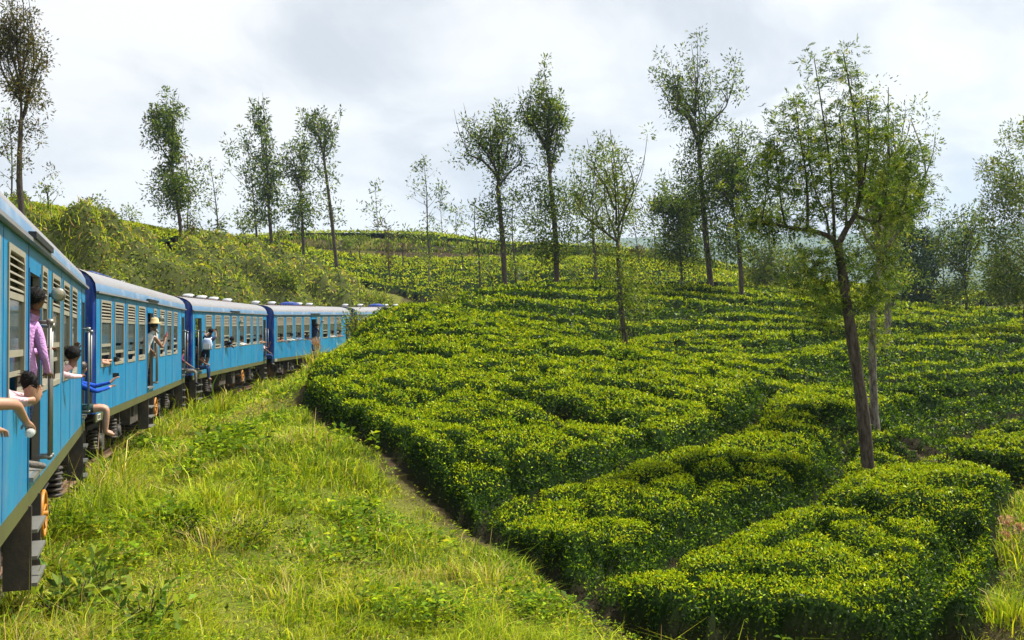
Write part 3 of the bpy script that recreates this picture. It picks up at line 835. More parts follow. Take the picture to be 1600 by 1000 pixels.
oak('pale young tree left of the fan-crowned tree', (752, 446), (742, 318), 92, 66, 400, 'spire', pal=PAL_LIGHT, dens=.6)
oak('pale leafy tree just right of the fan-crowned tree', (806, 440), (802, 302), 88, 64, 410, 'spire', pal=PAL_LIGHT, dens=.7)
oak('pale leafy tree between the central pair and the slender tree', (930, 405), (914, 245), 90, 72, 345, 'pollard', 6, pal=PAL_LIGHT, dens=.7, low=14)
oak('slender tree with bushy lower trunk among the middle tea', (980, 548), (950, 200), 40.5, 116, 375, 'pollard', 7, pal=PAL_LIGHT, dens=.5, tufts=((962, 440, 60), (1000, 452, 62), (985, 480, 60)), rt=.13)
oak('thin background tree right of the slender tree', (1000, 408), (988, 318), 110, 46, 385, 'spire', dens=.6, pal=PAL_BROWN)
oak('thin pale background tree further right of the slender tree', (1024, 408), (1014, 310), 112, 44, 385, 'spire', pal=PAL_LIGHT, dens=.5)
oak('flat-topped airy tree left of the tall leaning tree', (1068, 448), (1058, 308), 84, 96, 350, 'pollard', 7, dens=.9, low=10, tufts=((1050, 380, 56), (1090, 390, 50)))
oak('tall leaning bare-trunked tree at the centre right', (1112, 450), (1076, 66), 66, 112, 238, 'pollard', 9, dens=.72, low=16, tufts=((1085, 265, 50), (1100, 300, 44), (1120, 330, 40)), rt=.24)
oak('airy tree just right of the tall leaning tree', (1158, 455), (1140, 194), 64, 104, 350, 'pollard', 8, pal=PAL_OAK, dens=.75, low=14, tufts=((1165, 300, 70),), rt=.18)
oak('light green bushy tree behind the long left limb', (1207, 460), (1204, 322), 84, 104, 420, 'spire', pal=PAL_LIGHT, dens=.9, tufts=((1185, 420, 50), (1235, 420, 50)))
oak('low orange-tinged bushy tree behind the forked tree', (1256, 464), (1252, 395), 88, 66, 450, 'spire', pal=PAL_BROWN, dens=.9)
oak('mottled-trunk tree standing just behind the forked tree', (1368, 665), (1378, 138), 27.5, 150, 420, 'pollard', 10, pal=PAL_LIGHT, dens=.5, barkm='bark_mottled', rt=.13, leaf=.10, tufts=((1350, 400, 60), (1400, 390, 60)))
oak('mottled trunk tree on the skyline right of the forked tree', (1384, 498), (1392, 215), 56, 104, 415, 'pollard', 7, dens=.85, barkm='bark_mottled', rt=.22, low=6)
oak('dark trunk tree close behind the skyline mottled trunk', (1392, 480), (1410, 262), 68, 100, 410, 'pollard', 6, dens=.9, rt=.24)
oak('airy round-topped tree on the right beyond the field edge', (1508, 486), (1500, 318), 78, 104, 440, 'pollard', 9, dens=.8, pal=PAL_OAK, low=18)
oak('pale shrubby tree left of the airy round-topped tree', (1478, 478), (1476, 372), 82, 54, 455, 'spire', pal=PAL_LIGHT, dens=.6)
oak('small twin-stemmed tree far off near the right edge', (1556, 458), (1552, 402), 140, 40, 430, 'pollard', 5)
oak('big leafy tree cut by the right picture edge', (1604, 482), (1598, 190), 60, 150, 440, 'spire', pal=PAL_LIGHT, dens=1.0, tufts=((1580, 300, 60), (1590, 400, 70), (1575, 440, 50)))
for i, (x, y0, y1, w, d) in enumerate([(1415, 478, 352, 76, 92), (1448, 478, 366, 64, 96), (1432, 480, 395, 80, 88)]):
    oak(['dark dense tree behind the skyline trunks, leftmost of three', 'dark dense tree behind the skyline trunks, rightmost of three', 'low dark dense tree in front of the two dark trees'][i], (x, y0), (x - 4, y1), d, w, y0 - 12, 'layer', pal=PAL_DARK, dens=8.0, group='dark background trees', seed=i + 3)
for i, (x, y0, y1, w, d, pl) in enumerate([(716, 388, 330, 46, 150, PAL_LIGHT), (836, 412, 335, 60, 128, PAL_LIGHT), (905, 405, 300, 54, 126, PAL_OAK), (948, 400, 340, 50, 135, PAL_LIGHT), (1040, 415, 335, 40, 132, PAL_OAK), (1135, 440, 350, 60, 120, PAL_LIGHT), (140, 352, 312, 34, 92, PAL_DARK), (80, 345, 290, 46, 48, PAL_LIGHT), (1320, 472, 385, 70, 105, PAL_OAK), (1180, 452, 380, 60, 110, PAL_OAK)]):
    oak(['pale round tree on the far skyline left of the fan-crowned tree', 'pale tree behind the trunk of the tallest central tree', 'dim tree on the skyline between the central pair and the pale tree', 'small pale tree behind the slender tree', 'small dim tree left of the flat-topped tree', 'pale tree behind the airy tree, low on the skyline', 'small dark tree on the ridge above the second coach', 'light leafy young tree on the bank beside the left edge trunk', 'dim tree low behind the forked tree trunk', 'dim low tree behind the airy tree at the centre right'][i],
        (x, y0), (x - 3, y1), d, w, y0 - 14, 'spire', pal=pl, dens=.7, group='background trees', seed=i + 40)

# the forked tree in front, limb by limb
D0 = 21.6
def pt(x, y, dd=0.0): return at(x, y, D0 + dd)
root = root_at(1357, 722, D0)
stems = [([root, pt(1349, 650), pt(1336, 560), pt(1324, 480), pt(1316, 425, .05), pt(1309, 382)], .155, .095)]
limbs = [([(1310, 385, 0), (1296, 370, -.1), (1272, 362, -.2), (1240, 357, -.3), (1205, 350, -.4), (1168, 350, -.6)], .075, .02),
         ([(1309, 384, 0), (1322, 358, .15), (1336, 334, .2), (1343, 300, .2), (1340, 220, .1), (1330, 150, 0), (1318, 84, 0)], .08, .012),
         ([(1336, 336, .2), (1360, 345, .5), (1388, 343, .8), (1420, 330, 1.1), (1446, 290, 1.3)], .045, .01),
         ([(1262, 360, -.25), (1262, 310, -.5), (1258, 262, -.7), (1250, 215, -.8), (1243, 160, -.8)], .04, .01),
         ([(1296, 370, -.1), (1290, 335, 0), (1276, 305, .2), (1266, 258, .3), (1262, 200, .3)], .035, .01),
         ([(1304, 374, 0), (1302, 320, -.2), (1296, 250, -.2), (1286, 180, -.1), (1272, 90, 0)], .045, .01),
         ([(1228, 355, -.35), (1220, 315, -.5), (1216, 270, -.6), (1208, 215, -.6)], .03, .01),
         ([(1342, 310, .2), (1352, 260, -.3), (1358, 200, -.6), (1352, 150, -.6)], .035, .01),
         ([(1322, 358, .15), (1322, 300, .7), (1318, 240, .9), (1312, 180, .9)], .035, .01),
         ([(1375, 344, .7), (1384, 300, .6), (1390, 250, .4), (1386, 195, .3)], .035, .01),
         ([(1405, 336, 1.0), (1415, 300, .8), (1424, 262, .7), (1420, 230, .7)], .025, .01),
         ([(1190, 350, -.5), (1196, 310, -.7), (1200, 270, -.8), (1198, 240, -.9)], .02, .008)]
clumps = []
r_ = random.Random(9)
for P, r0, r1 in limbs:
    W3 = [pt(*p) for p in P]; stems.append((W3, r0, r1))
    Q = smooth_path(W3, 8); up_start = .42 if r0 > .06 else .22
    for i in range(int(len(Q) * up_start), len(Q)):
        fr = i / len(Q)
        for _ in range(3 if fr > .4 else 2):
            q_ = Q[i]; wd = .34 * (1.05 - .72 * fr) + .05
            clumps.append((q_[0] + r_.gauss(0, wd), q_[1] + r_.gauss(0, wd), q_[2] + r_.gauss(0, .12), .13, .15))
for tx, ty, tw, n_ in [(1288, 405, 26, 40), (1268, 430, 24, 46), (1280, 462, 24, 44), (1300, 500, 16, 14), (1347, 410, 24, 34), (1364, 440, 22, 34), (1352, 468, 20, 26), (1298, 480, 20, 10), (1330, 300, 30, 14), (1370, 290, 34, 22), (1400, 300, 30, 20), (1385, 330, 30, 16), (1355, 240, 28, 18), (1240, 230, 28, 18), (1225, 190, 20, 10), (1255, 280, 26, 14), (1215, 290, 22, 12), (1410, 250, 22, 12), (1170, 330, 16, 6)]:
    for _ in range(n_):
        p = pt(tx + r_.gauss(0, tw), ty + r_.gauss(0, tw * .8), r_.gauss(0, .45)); clumps.append((p[0], p[1], p[2], .13, .14))
put_tree('forked_tree', 'large forked tree with long left limb rising from the spur tea', stems, clumps, 36, .088, ([(.034, .066, .012), (.075, .130, .018), (.150, .220, .026), (.30, .35, .040)], [2.2, 3.4, 3.0, 1.6]), 'bark', None, True, nseg=12)

# pollarded saplings on the far tea rows
for i, (x, y0, h, d, lab) in enumerate([
        (150, 345, 34, 70, 'small leafy sapling on the ridge left of the leaning tree'), (206, 352, 26, 80, 'tiny round sapling on the bare ridge skyline'),
        (378, 372, 32, 112, 'round-headed sapling left of the broad ridge tree'), (440, 390, 30, 118, 'low bright sapling at the foot of the tallest ridge tree'), (565, 396, 40, 124, 'leafy sapling left of the small dense skyline tree'),
        (628, 414, 60, 118, 'crooked sapling with white stem on the far tea rows'), (668, 440, 58, 106, 'bright green sapling on a thin stem amid the far tea rows'),
        (726, 420, 46, 112, 'crooked sapling below the dirt road'), (768, 445, 36, 104, 'bare forked stump sapling amid the far tea rows'),
        (811, 444, 46, 96, 'pale sapling left of the tallest central tree trunk'), (895, 436, 40, 92, 'twiggy sapling right of the tallest central tree trunk'), (846, 420, 44, 104, 'sapling behind the central pair near the road end'), (1500, 470, 40, 90, 'bright yellow-green sapling by the dark trees at right'), (550, 404, 30, 130, 'tiny sapling right of the leaning bare-trunked tree')]):
    B = root_at(x, y0, d); s = d / F; Hh = h * s
    T = at(x + r_.uniform(-4, 4), y0 - h, d); r = random.Random(i)
    fk = B + (T - B) * .55 + np.array([r.uniform(-.3, .3), 0, 0])
    st = [([B, B + (fk - B) * .5 + np.array([r.uniform(-.2, .2), 0, 0]), fk], .10, .06)]; cl = []
    for j in range(4):
        a = r.uniform(0, 6.28); ll = Hh * r.uniform(.2, .4); e_ = fk + np.array([math.cos(a) * ll * .7, math.sin(a) * ll * .7, ll * r.uniform(.7, 1.2)])
        st.append(([fk, (fk + e_) / 2, e_], .04, .012))
        for _ in range(3): cl.append((e_[0] + r.gauss(0, .25), e_[1] + r.gauss(0, .25), e_[2] + r.gauss(0, .25), .28, .26))
    put_tree('sapling', lab, st, cl, 5 if 'stump' in lab else 15, .0034 * d, PAL_LIGHT, 'bark_mottled' if i % 3 == 0 else 'bark', 'saplings on the tea hills')
# ------------------------------------------------------------------ train
def paint(name, col, col2, rough=.32):
    m, t, b = mat(name)
    co = N(t, 'ShaderNodeTexCoord')
    mp = N(t, 'ShaderNodeMapping'); mp.inputs['Scale'].default_value = (5, 5, .5); L(t, co.outputs['Object'], mp.inputs[0])
    nz = N(t, 'ShaderNodeTexNoise'); nz.inputs['Scale'].default_value = 1.0; nz.inputs['Detail'].default_value = 8; nz.inputs['Roughness'].default_value = .65
    L(t, mp.outputs[0], nz.inputs[0])
    rp = N(t, 'ShaderNodeValToRGB'); rp.color_ramp.elements[0].position = .36; rp.color_ramp.elements[1].position = .68
    rp.color_ramp.elements[0].color = (*col, 1); rp.color_ramp.elements[1].color = (*col2, 1)
    L(t, nz.outputs[0], rp.inputs[0])
    n2 = N(t, 'ShaderNodeTexNoise'); n2.inputs['Scale'].default_value = 2.3; n2.inputs['Detail'].default_value = 9; n2.inputs['Roughness'].default_value = .75
    mp2 = N(t, 'ShaderNodeMapping'); mp2.inputs['Scale'].default_value = (2.2, 2.2, .55); L(t, co.outputs['Object'], mp2.inputs[0]); L(t, mp2.outputs[0], n2.inputs[0])
    r2 = N(t, 'ShaderNodeValToRGB'); r2.color_ramp.elements[0].position = .50; r2.color_ramp.elements[1].position = .78; r2.color_ramp.elements[1].color = (.68, .68, .68, 1)
    L(t, n2.outputs[0], r2.inputs[0])
    mx = N(t, 'ShaderNodeMix', data_type='RGBA'); mx.inputs[7].default_value = (.20, .24, .25, 1)
    L(t, r2.outputs[0], mx.inputs[0]); L(t, rp.outputs[0], mx.inputs[6]); L(t, mx.outputs[2], b.inputs['Base Color'])
    mr = N(t, 'ShaderNodeMapRange'); mr.inputs[3].default_value = rough * .8; mr.inputs[4].default_value = rough * 1.6
    L(t, n2.outputs[0], mr.inputs[0]); L(t, mr.outputs[0], b.inputs['Roughness'])
    b.inputs['Specular IOR Level'].default_value = .36
    bp = N(t, 'ShaderNodeBump'); bp.inputs['Strength'].default_value = .12; bp.inputs['Distance'].default_value = .03
    n3 = N(t, 'ShaderNodeTexNoise'); n3.inputs['Scale'].default_value = 1.4; L(t, co.outputs['Object'], n3.inputs[0]); L(t, n3.outputs[0], bp.inputs['Height']); L(t, bp.outputs[0], b.inputs['Normal'])
    return m
M['blue'] = paint('coach_blue', (.002, .155, .365), (.004, .235, .425))
M['navy'] = paint('coach_end_navy', (.003, .028, .21), (.006, .045, .26), .4)
M['olive'] = plain('skirt_olive', (.085, .088, .028), .55, .2, 3, dirt=(.05, .04, .03))
M['roofp'] = plain('roof_silver', (.205, .205, .215), .45, .16, 2.5, dirt=(.20, .16, .145), dirt_amt=.7, spec=.5)
M['cove'] = plain('roof_cove_blue', (.09, .19, .32), .35, .15, 2.5, dirt=(.45, .45, .46))
M['beige'] = plain('window_frame_beige', (.27, .245, .185), .55, .14, 8, dirt=(.2, .17, .12))
M['dark'] = plain('dark_interior', (.030, .028, .026), .8, .2)
M['inner'] = plain('interior_panel', (.16, .15, .12), .7, .15)
M['steel'] = plain('grab_rail_steel', (.20, .20, .18), .45, .15, 10, metal=.4)
M['under'] = plain('underframe_grime', (.050, .043, .037), .75, .3, 5, dirt=(.16, .11, .07), dirt_amt=.6, bump=.3)
M['rust'] = plain('rusty_steel', (.14, .075, .045), .8, .3, 8, bump=.3)
M['yellow'] = plain('hand_wheel_orange', (.42, .17, .012), .5, .15, 9, dirt=(.18, .09, .03))
M['curtain'] = plain('curtain_cloth', (.20, .26, .30), .9, .3, 3)
M['seat'] = plain('seat_vinyl', (.07, .10, .16), .6)
M['black'] = plain('black_trim', (.012, .012, .013), .45)
M['vent'] = plain('vent_grey', (.50, .52, .56), .5, .1, dirt=(.25, .2, .18))
M['white'] = plain('white_stencil', (.62, .60, .55), .6)
m, t, b = mat('dusty_glass')
b.inputs['Base Color'].default_value = (.10, .115, .095, 1); b.inputs['Roughness'].default_value = .06; b.inputs['Alpha'].default_value = .62
b.inputs['Specular IOR Level'].default_value = .9; M['glass'] = m
m, t, b = mat('lamp_lens'); b.inputs['Base Color'].default_value = (.30, .27, .18, 1); b.inputs['Roughness'].default_value = .15; M['lens'] = m

ZS, ZB, ZF, ZW0, ZW1, ZG = .95, 1.12, 1.26, 2.03, 3.40, 3.546
HW = CAR_W / 2
def wall(openings, y, mb, th=.07, x0=0.0, x1=CAR_L, z0=ZB, z1=ZG):
    s = -1 if y < 0 else 1
    xs = sorted({x0, x1, *[o[0] for o in openings], *[o[1] for o in openings]})
    def rect(a, b, c_, d_):
        for yy, mi in ((y, 0), (y - s * th, 1)):
            V = [(a, yy, c_), (b, yy, c_), (b, yy, d_), (a, yy, d_)]
            mb.add(V, [(0, 1, 2, 3) if (s < 0) == (mi == 0) else (3, 2, 1, 0)], mi)
    for a, b_ in zip(xs[:-1], xs[1:]):
        cx_ = (a + b_) / 2; o = [o for o in openings if o[0] < cx_ < o[1]]
        if not o: rect(a, b_, z0, z1)
        else:
            o = o[0]
            if o[2] > z0: rect(a, b_, z0, o[2])
            rect(a, b_, o[3], z1)
    yi = y - s * th
    for a, b_, c_, d_ in openings:
        c_ = max(c_, z0)
        for q4 in ([(a, y, c_), (b_, y, c_), (b_, yi, c_), (a, yi, c_)], [(a, y, d_), (b_, y, d_), (b_, yi, d_), (a, yi, d_)], [(a, y, c_), (a, y, d_), (a, yi, d_), (a, yi, c_)], [(b_, y, c_), (b_, y, d_), (b_, yi, d_), (b_, yi, c_)]):
            mb.add(q4, [(0, 1, 2, 3)], 1)
def roof_prof(n=14):
    P = []
    for i in range(n + 1):
        a = math.pi * i / n; y = -math.cos(a); z = math.sin(a)
        P.append((HW * 1.012 * math.copysign(abs(y) ** .62, y), ZG + .56 * abs(z) ** .80))
    return P
def window(o, car, narrow=False, curtain=False, raised=False):
    a, b_, c_, d_ = o; y = -HW
    fr = MB(); w = .05; yo, yi = y - .014, y + .045
    fr.box(a, a + w, yo, yi, c_, d_); fr.box(b_ - w, b_, yo, yi, c_, d_); fr.box(a + w, b_ - w, yo, yi, c_, c_ + .06); fr.box(a + w, b_ - w, yo, yi, d_ - .055, d_)
    # chamfered corners
    for xa, sx in ((a + w, 1), (b_ - w, -1)):
        for za, sz in ((c_ + .06, 1), (d_ - .055, -1)):
            V = [(xa, yy, za) for yy in (yo, yi)] + [(xa + sx * .07, yy, za) for yy in (yo, yi)] + [(xa, yy, za + sz * .07) for yy in (yo, yi)]
            fr.add(V, [(0, 2, 4), (1, 5, 3), (2, 3, 5, 4)])
    f = fr.build('window', M['beige'], car)
    lo = MB(); z1 = d_ - .055; z0 = d_ - .40
    for k in range(5):
        zc = z1 - .035 - k * .066
        lo.add([(a + w, yo + .004, zc - .026), (b_ - w, yo + .004, zc - .026), (b_ - w, yi, zc + .016), (a + w, yi, zc + .016), (a + w, yo + .004, zc - .014), (b_ - w, yo + .004, zc - .014), (b_ - w, yi, zc + .028), (a + w, yi, zc + .028)], [(0, 1, 2, 3), (7, 6, 5, 4), (0, 4, 5, 1), (3, 2, 6, 7)])
    lo.box(a + w, b_ - w, y - .006, yi - .005, z0 - .06, z0)
    lv = lo.build('louvre', M['beige'], f); lv['kind'] = 'stuff'
    bk = MB().box(a + w, b_ - w, yi + .004, yi + .012, z0, z1); bk.build('louvre_backing', M['dark'], f)
    zt = z0 - .06; zm = d_ - .90
    if raised: zm = c_ + .18
    gp = MB().box(a + w, b_ - w, y + .012, y + .018, zm, zt); gp.build('pane', M['glass'], f)
    rl = MB().box(a + w, b_ - w, y - .004, y + .035, zm - .06, zm); rl.build('sash_rail', M['beige'], f)
    if not raised and not narrow:
        gp = MB().box(a + w, b_ - w, y + .026, y + .031, zm - .19, zm - .06); gp.build('pane', M['glass'], f)
        MB().box(a + w, b_ - w, y + .020, y + .045, zm - .235, zm - .19).build('sash_rail', M['beige'], f)
    if curtain:
        cm = MB(); n = 14
        for half in (0, 1):
            xa = a + .06 if half == 0 else b_ - .06 - (b_ - a) * .36; xb = xa + (b_ - a) * .36
            V = []
            for k in range(n + 1):
                xx = xa + (xb - xa) * k / n; yy = y + .12 + .025 * math.sin(k * 2.2); V += [(xx, yy, c_ + .35), (xx, yy, d_ - .42)]
            cm.add(V, [(2 * k, 2 * k + 2, 2 * k + 3, 2 * k + 1) for k in range(n)], 0, True)
        cu = cm.build('curtain', M['curtain'], f); cu['kind'] = 'stuff'
    return f
def grab(car, x, z0, z1, out=.11, xin=0.0):
    y = -HW; mb = MB()
    mb.tube([(x, y - out, z0), (x, y - out, z1)], .019, 8)
    mb.tube([(x, y + .02, z1 - .02), (x, y - out - .03, z1 - .02)], .022, 6); mb.tube([(x, y + .02, z0 + .03), (x, y - out - .03, z0 + .03)], .022, 6)
    mb.lathe((x, y - out, z1 - .02), [(.0, -.035), (.034, -.03), (.034, .03), (0, .035)], 'Y', 8)
    return mb.build('grab_rail', M['steel'], car)
def steps(car, x0, x1):
    y0, y1 = -HW - .05, -HW + .22; mb = MB(); zb = .16
    for x in (x0, x1 - .04): mb.box(x, x + .04, y0 + .02, y1, zb, ZS + .02)
    mb.box(x0 + .041, x1 - .041, y1 - .03, y1, ZS - .12, ZS + .015); st = mb.build('step_ladder', M['under'], car); st['kind'] = 'stuff'
    for z in (.18, .44, .70): MB().box(x0 + .042, x1 - .042, y0 - .03, y1 - .02, z, z + .035).build('tread', M['steel'], st)
def bogie(car, xc):
    b_ = MB()
    for s in (-1, 1):
        y = s * 1.02
        b_.add([(xc - 1.5, y - .06, .62), (xc - .5, y - .06, .50), (xc + .5, y - .06, .50), (xc + 1.5, y - .06, .62), (xc + 1.5, y - .06, .78), (xc - 1.5, y - .06, .78),
                (xc - 1.5, y + .06, .62), (xc - .5, y + .06, .50), (xc + .5, y + .06, .50), (xc + 1.5, y + .06, .62), (xc + 1.5, y + .06, .78), (xc - 1.5, y + .06, .78)],
               [(0, 1, 2, 3, 4, 5), (11, 10, 9, 8, 7, 6), (0, 6, 7, 1), (1, 7, 8, 2), (2, 8, 9, 3), (3, 9, 10, 4), (4, 10, 11, 5), (5, 11, 6, 0)])
    b_.box(xc - .25, xc + .25, -1.15, 1.15, .55, .80)
    for sx in (-1.1, 1.1): b_.tube([(xc + sx, -1.0, .43), (xc + sx, 1.0, .43)], .07, 8)
    bo = b_.build('bogie', M['under'], car); bo['kind'] = 'stuff'
    for sx in (-1.1, 1.1):
        for s in (-1, 1):
            y = s * .75
            MB().lathe((xc + sx, y, .43), [(.0, -.07), (.34, -.06), (.37, -.055), (.40, -.065), (.43, -.065), (.43, .045), (.46, .06), (.46, .075), (.10, .075), (.0, .07)], 'Y', 22).build('wheel', M['rust'], bo)
        MB().box(xc + sx - .17, xc + sx + .17, -1.26, -1.10, .28, .62).lathe((xc + sx, -1.27, .43), [(0, -.03), (.10, -.03), (.12, 0), (.12, .05)], 'Y', 12).build('axle_box', M['under'], bo)['kind'] = 'stuff'
        for dx in (-.27, .27):
            mb = MB()
            for k in range(5): mb.lathe((xc + sx + dx, -1.17, .36 + k * .075), [(.05, -.03), (.085, -.02), (.095, 0), (.085, .02), (.05, .03)], 'Z', 10)
            mb.lathe((xc + sx + dx, -1.17, .3), [(0, 0), (.11, 0), (.11, .03), (0, .03)], 'Z', 10)
            mb.build('coil_spring', M['under'], bo)['kind'] = 'stuff'
    mb = MB()
    for k in range(6): mb.lathe((xc, -1.28, .40 + k * .075), [(.07, -.03), (.12, -.02), (.135, 0), (.12, .02), (.07, .03)], 'Z', 12)
    mb.build('coil_spring', M['under'], bo)['kind'] = 'stuff'
    MB().box(xc - .62, xc - .40, -1.22, -1.16, .18, .66).build('brake_hanger', M['under'], bo)
def hand_wheel(car, x, z):
    mb = MB(); y = -HW + .02; n = 22; P = []
    for k in range(n + 1): w = 2 * math.pi * k / n; P.append((x + .25 * math.cos(w), y, z + .25 * math.sin(w)))
    mb.tube(P, .024, 6, cap=False)
    for k in range(5): w = 2 * math.pi * k / 5 + .3; mb.tube([(x, y + .01, z), (x + .25 * math.cos(w), y, z + .25 * math.sin(w))], .016, 5)
    mb.tube([(x, y - .05, z), (x, y + .5, z)], .03, 8)
    mb.build('hand_wheel', M['yellow'], car)['kind'] = 'stuff'
def make_coach(kind):
    car = empty('railway_coach')
    Lc = CAR_L; wins = []
    if kind == 'A':
        for s in (.029, .128, .231, .334, .582, .685, .786): wins.append((s * Lc, (s + .073) * Lc, ZW0, ZW1))
        nar = (.506 * Lc, .545 * Lc, ZW0, ZW1); doors = [(.433 * Lc, .497 * Lc, ZF, 3.26), (.938 * Lc, .985 * Lc, ZF, 3.26)]
    else:
        for i in range(8): s = .125 + .1043 * i; wins.append((s * Lc, (s + .071) * Lc, ZW0, ZW1))
        nar = None; doors = [(.022 * Lc, .085 * Lc, ZF, 3.26), (.942 * Lc, .985 * Lc, ZF, 3.26)]
    ops = wins + doors + ([nar] if nar else [])
    import bmesh
    for yy in (-HW, HW):
        mb = MB(); wall(ops, yy, mb); w_ = mb.mesh('side_wall', [M['blue'], M['inner']])
        bm = bmesh.new(); bm.from_mesh(w_); bmesh.ops.remove_doubles(bm, verts=bm.verts, dist=.0005); bm.to_mesh(w_); bm.free()
        mesh_obj('side_wall', w_, car)
    # roof shell
    rp = roof_prof(); xs = [-.06, Lc * .25, Lc * .5, Lc * .75, Lc + .06]
    V = [(x, y, z) for x in xs for y, z in rp]; n = len(rp)
    mb = MB()
    for i in range(len(xs) - 1):
        for k in range(n - 1):
            mb.add([V[i * n + k], V[(i + 1) * n + k], V[(i + 1) * n + k + 1], V[i * n + k + 1]], [(0, 1, 2, 3)], 1 if (k < 1 or k > n - 3) else 0, True)
    me_ = mb.mesh('roof', [M['roofp'], M['cove']])
    import bmesh
    bm = bmesh.new(); bm.from_mesh(me_); bmesh.ops.remove_doubles(bm, verts=bm.verts, dist=.001); bm.to_mesh(me_); bm.free()
    ro = mesh_obj('roof', me_, car)
    for s in (-1, 1): MB().box(-.05, Lc + .05, s * (HW + .035) - .03, s * (HW + .035) + .03, ZG - .025, ZG + .012).build('gutter', M['roofp'], ro)
    MB().box(Lc * .415, Lc * .53, -HW - .09, -HW - .02, ZG + .016, ZG + .075).build('drip_strip', M['black'], ro)
    vx = (.07, .24, .56, .70) if kind == 'A' else (.33, .48, .63, .82)
    for s in vx:
        MB().lathe((s * Lc, 0, ZG + .55), [(.20, -.04), (.20, .05), (.24, .06), (.25, .10), (.24, .17), (.17, .215), (0, .225)], 'Z', 14).build('roof_vent', M['vent'], ro)
        MB().box(s * Lc - .12, s * Lc + .12, -.262, -.235, ZG + .61, ZG + .70).build('vent_slot', M['black'], ro)
    if kind == 'A':
        b0 = Lc * .40
        MB().add([(b0, -.45, ZG + .5), (b0 + 1.3, -.45, ZG + .5), (b0 + 1.3, .45, ZG + .5), (b0, .45, ZG + .5), (b0 + .1, -.42, ZG + .70), (b0 + 1.2, -.42, ZG + .70), (b0 + 1.2, .42, ZG + .70), (b0 + .1, .42, ZG + .70), (b0 + .35, -.1, ZG + .80), (b0 + .95, -.1, ZG + .80), (b0 + .95, .1, ZG + .8), (b0 + .35, .1, ZG + .8)],
                 [(0, 1, 5, 4), (1, 2, 6, 5), (2, 3, 7, 6), (3, 0, 4, 7), (4, 5, 9, 8), (5, 6, 10, 9), (6, 7, 11, 10), (7, 4, 8, 11), (8, 9, 10, 11)]).build('roof_box_vent', M['navy'], ro)
    cd = MB()
    for yy in (-.62, -.70): cd.tube([(Lc * .02, yy, ZG + .545), (Lc * .3, yy, ZG + .55), (Lc * .34, yy - .1, ZG + .53), (Lc * .62, yy - .1, ZG + .53)], .015, 5)
    for k in range(16): cd.box(Lc * .05 + k * .45, Lc * .05 + k * .45 + .05, -.80, -.58, ZG + .52, ZG + .57)
    cd.build('roof_cable', M['rust'], ro)['kind'] = 'stuff'
    # ends
    for x, sx in ((-.01, -1), (Lc + .01, 1)):
        P = [(HW - .01, ZB), (HW - .01, ZG)] + [(y * .985, z - .015) for y, z in reversed(rp[1:-1])] + [(-HW + .01, ZG), (-HW + .01, ZB)]
        V = [(x, y, z) for y, z in P] + [(x + sx * .05, y * .97, ZB + (z - ZB) * .985) for y, z in P]; n = len(P)
        en = MB().add(V, [tuple(range(n)), tuple(range(2 * n - 1, n - 1, -1))] + [(k, (k + 1) % n, n + (k + 1) % n, n + k) for k in range(n)]).build('end_wall', M['navy'], car)
        g = MB()
        for k in range(4):
            xa = x + sx * (.052 + k * .16); g.box(min(xa, xa + sx * .10), max(xa, xa + sx * .10), -.52, .52, 1.2, 3.3); xb = xa + sx * .10
            g.box(min(xb, xb + sx * .058), max(xb, xb + sx * .058), -.46, .46, 1.26, 3.24)
        g.build('gangway_bellows', M['black'], en)['kind'] = 'stuff'
        for s in (-1, 1): MB().lathe((x + sx * .1, s * .78, 1.02), [(.07, -.1), (.07, .38 * sx), (.19, .38 * sx), (.2, .42 * sx), (0, .44 * sx)], 'X', 12).build('buffer', M['under'], en)
    # skirt, floor, underframe
    for s in (-1, 1): MB().box(0, Lc, s * (HW - .02) - .02, s * (HW - .02) + .02, ZS, ZB - .002).build('skirt', M['olive'], car)
    MB().box(.03, Lc - .03, -HW + .075, HW - .075, ZF - .12, ZF).build('floor', M['dark'], car)
    uf = MB().box(.3, Lc - .3, -.7, .7, .72, ZF - .125); uf.box(Lc * .34, Lc * .42, -1.25, -.72, .42, .93); uf.box(Lc * .50, Lc * .53, -1.3, -.8, .35, .93)
    uf.tube([(Lc * .37, .9, .6), (Lc * .5, .9, .6)], .22, 10); uf.tube([(Lc * .27, -1.2, .85), (Lc * .44, -1.2, .85)], .035, 6)
    uf.tube([(Lc * .05, -1.1, .90), (Lc * .3, -1.12, .86), (Lc * .6, -1.12, .86), (Lc * .95, -1.1, .90)], .022, 6); uf.tube([(Lc * .45, -1.25, .80), (Lc * .58, -1.3, .70), (Lc * .66, -1.3, .72)], .03, 6)
    for k_ in range(7): uf.box(Lc * (.08 + .13 * k_), Lc * (.08 + .13 * k_) + .06, -1.34, -1.28, .62, .94)
    uf.lathe((Lc * .60, -1.05, .68), [(0, -.3), (.14, -.28), (.14, .28), (0, .3)], 'X', 12)
    uf.build('underframe', M['under'], car)['kind'] = 'stuff'
    for xb in (.165, .735): bogie(car, xb * Lc)
    # windows
    for i, o in enumerate(wins): window(o, car, curtain=(i % 3 != 1), raised=(kind == 'B' and i in (1, 3)))
    if nar: window(nar, car, narrow=True)
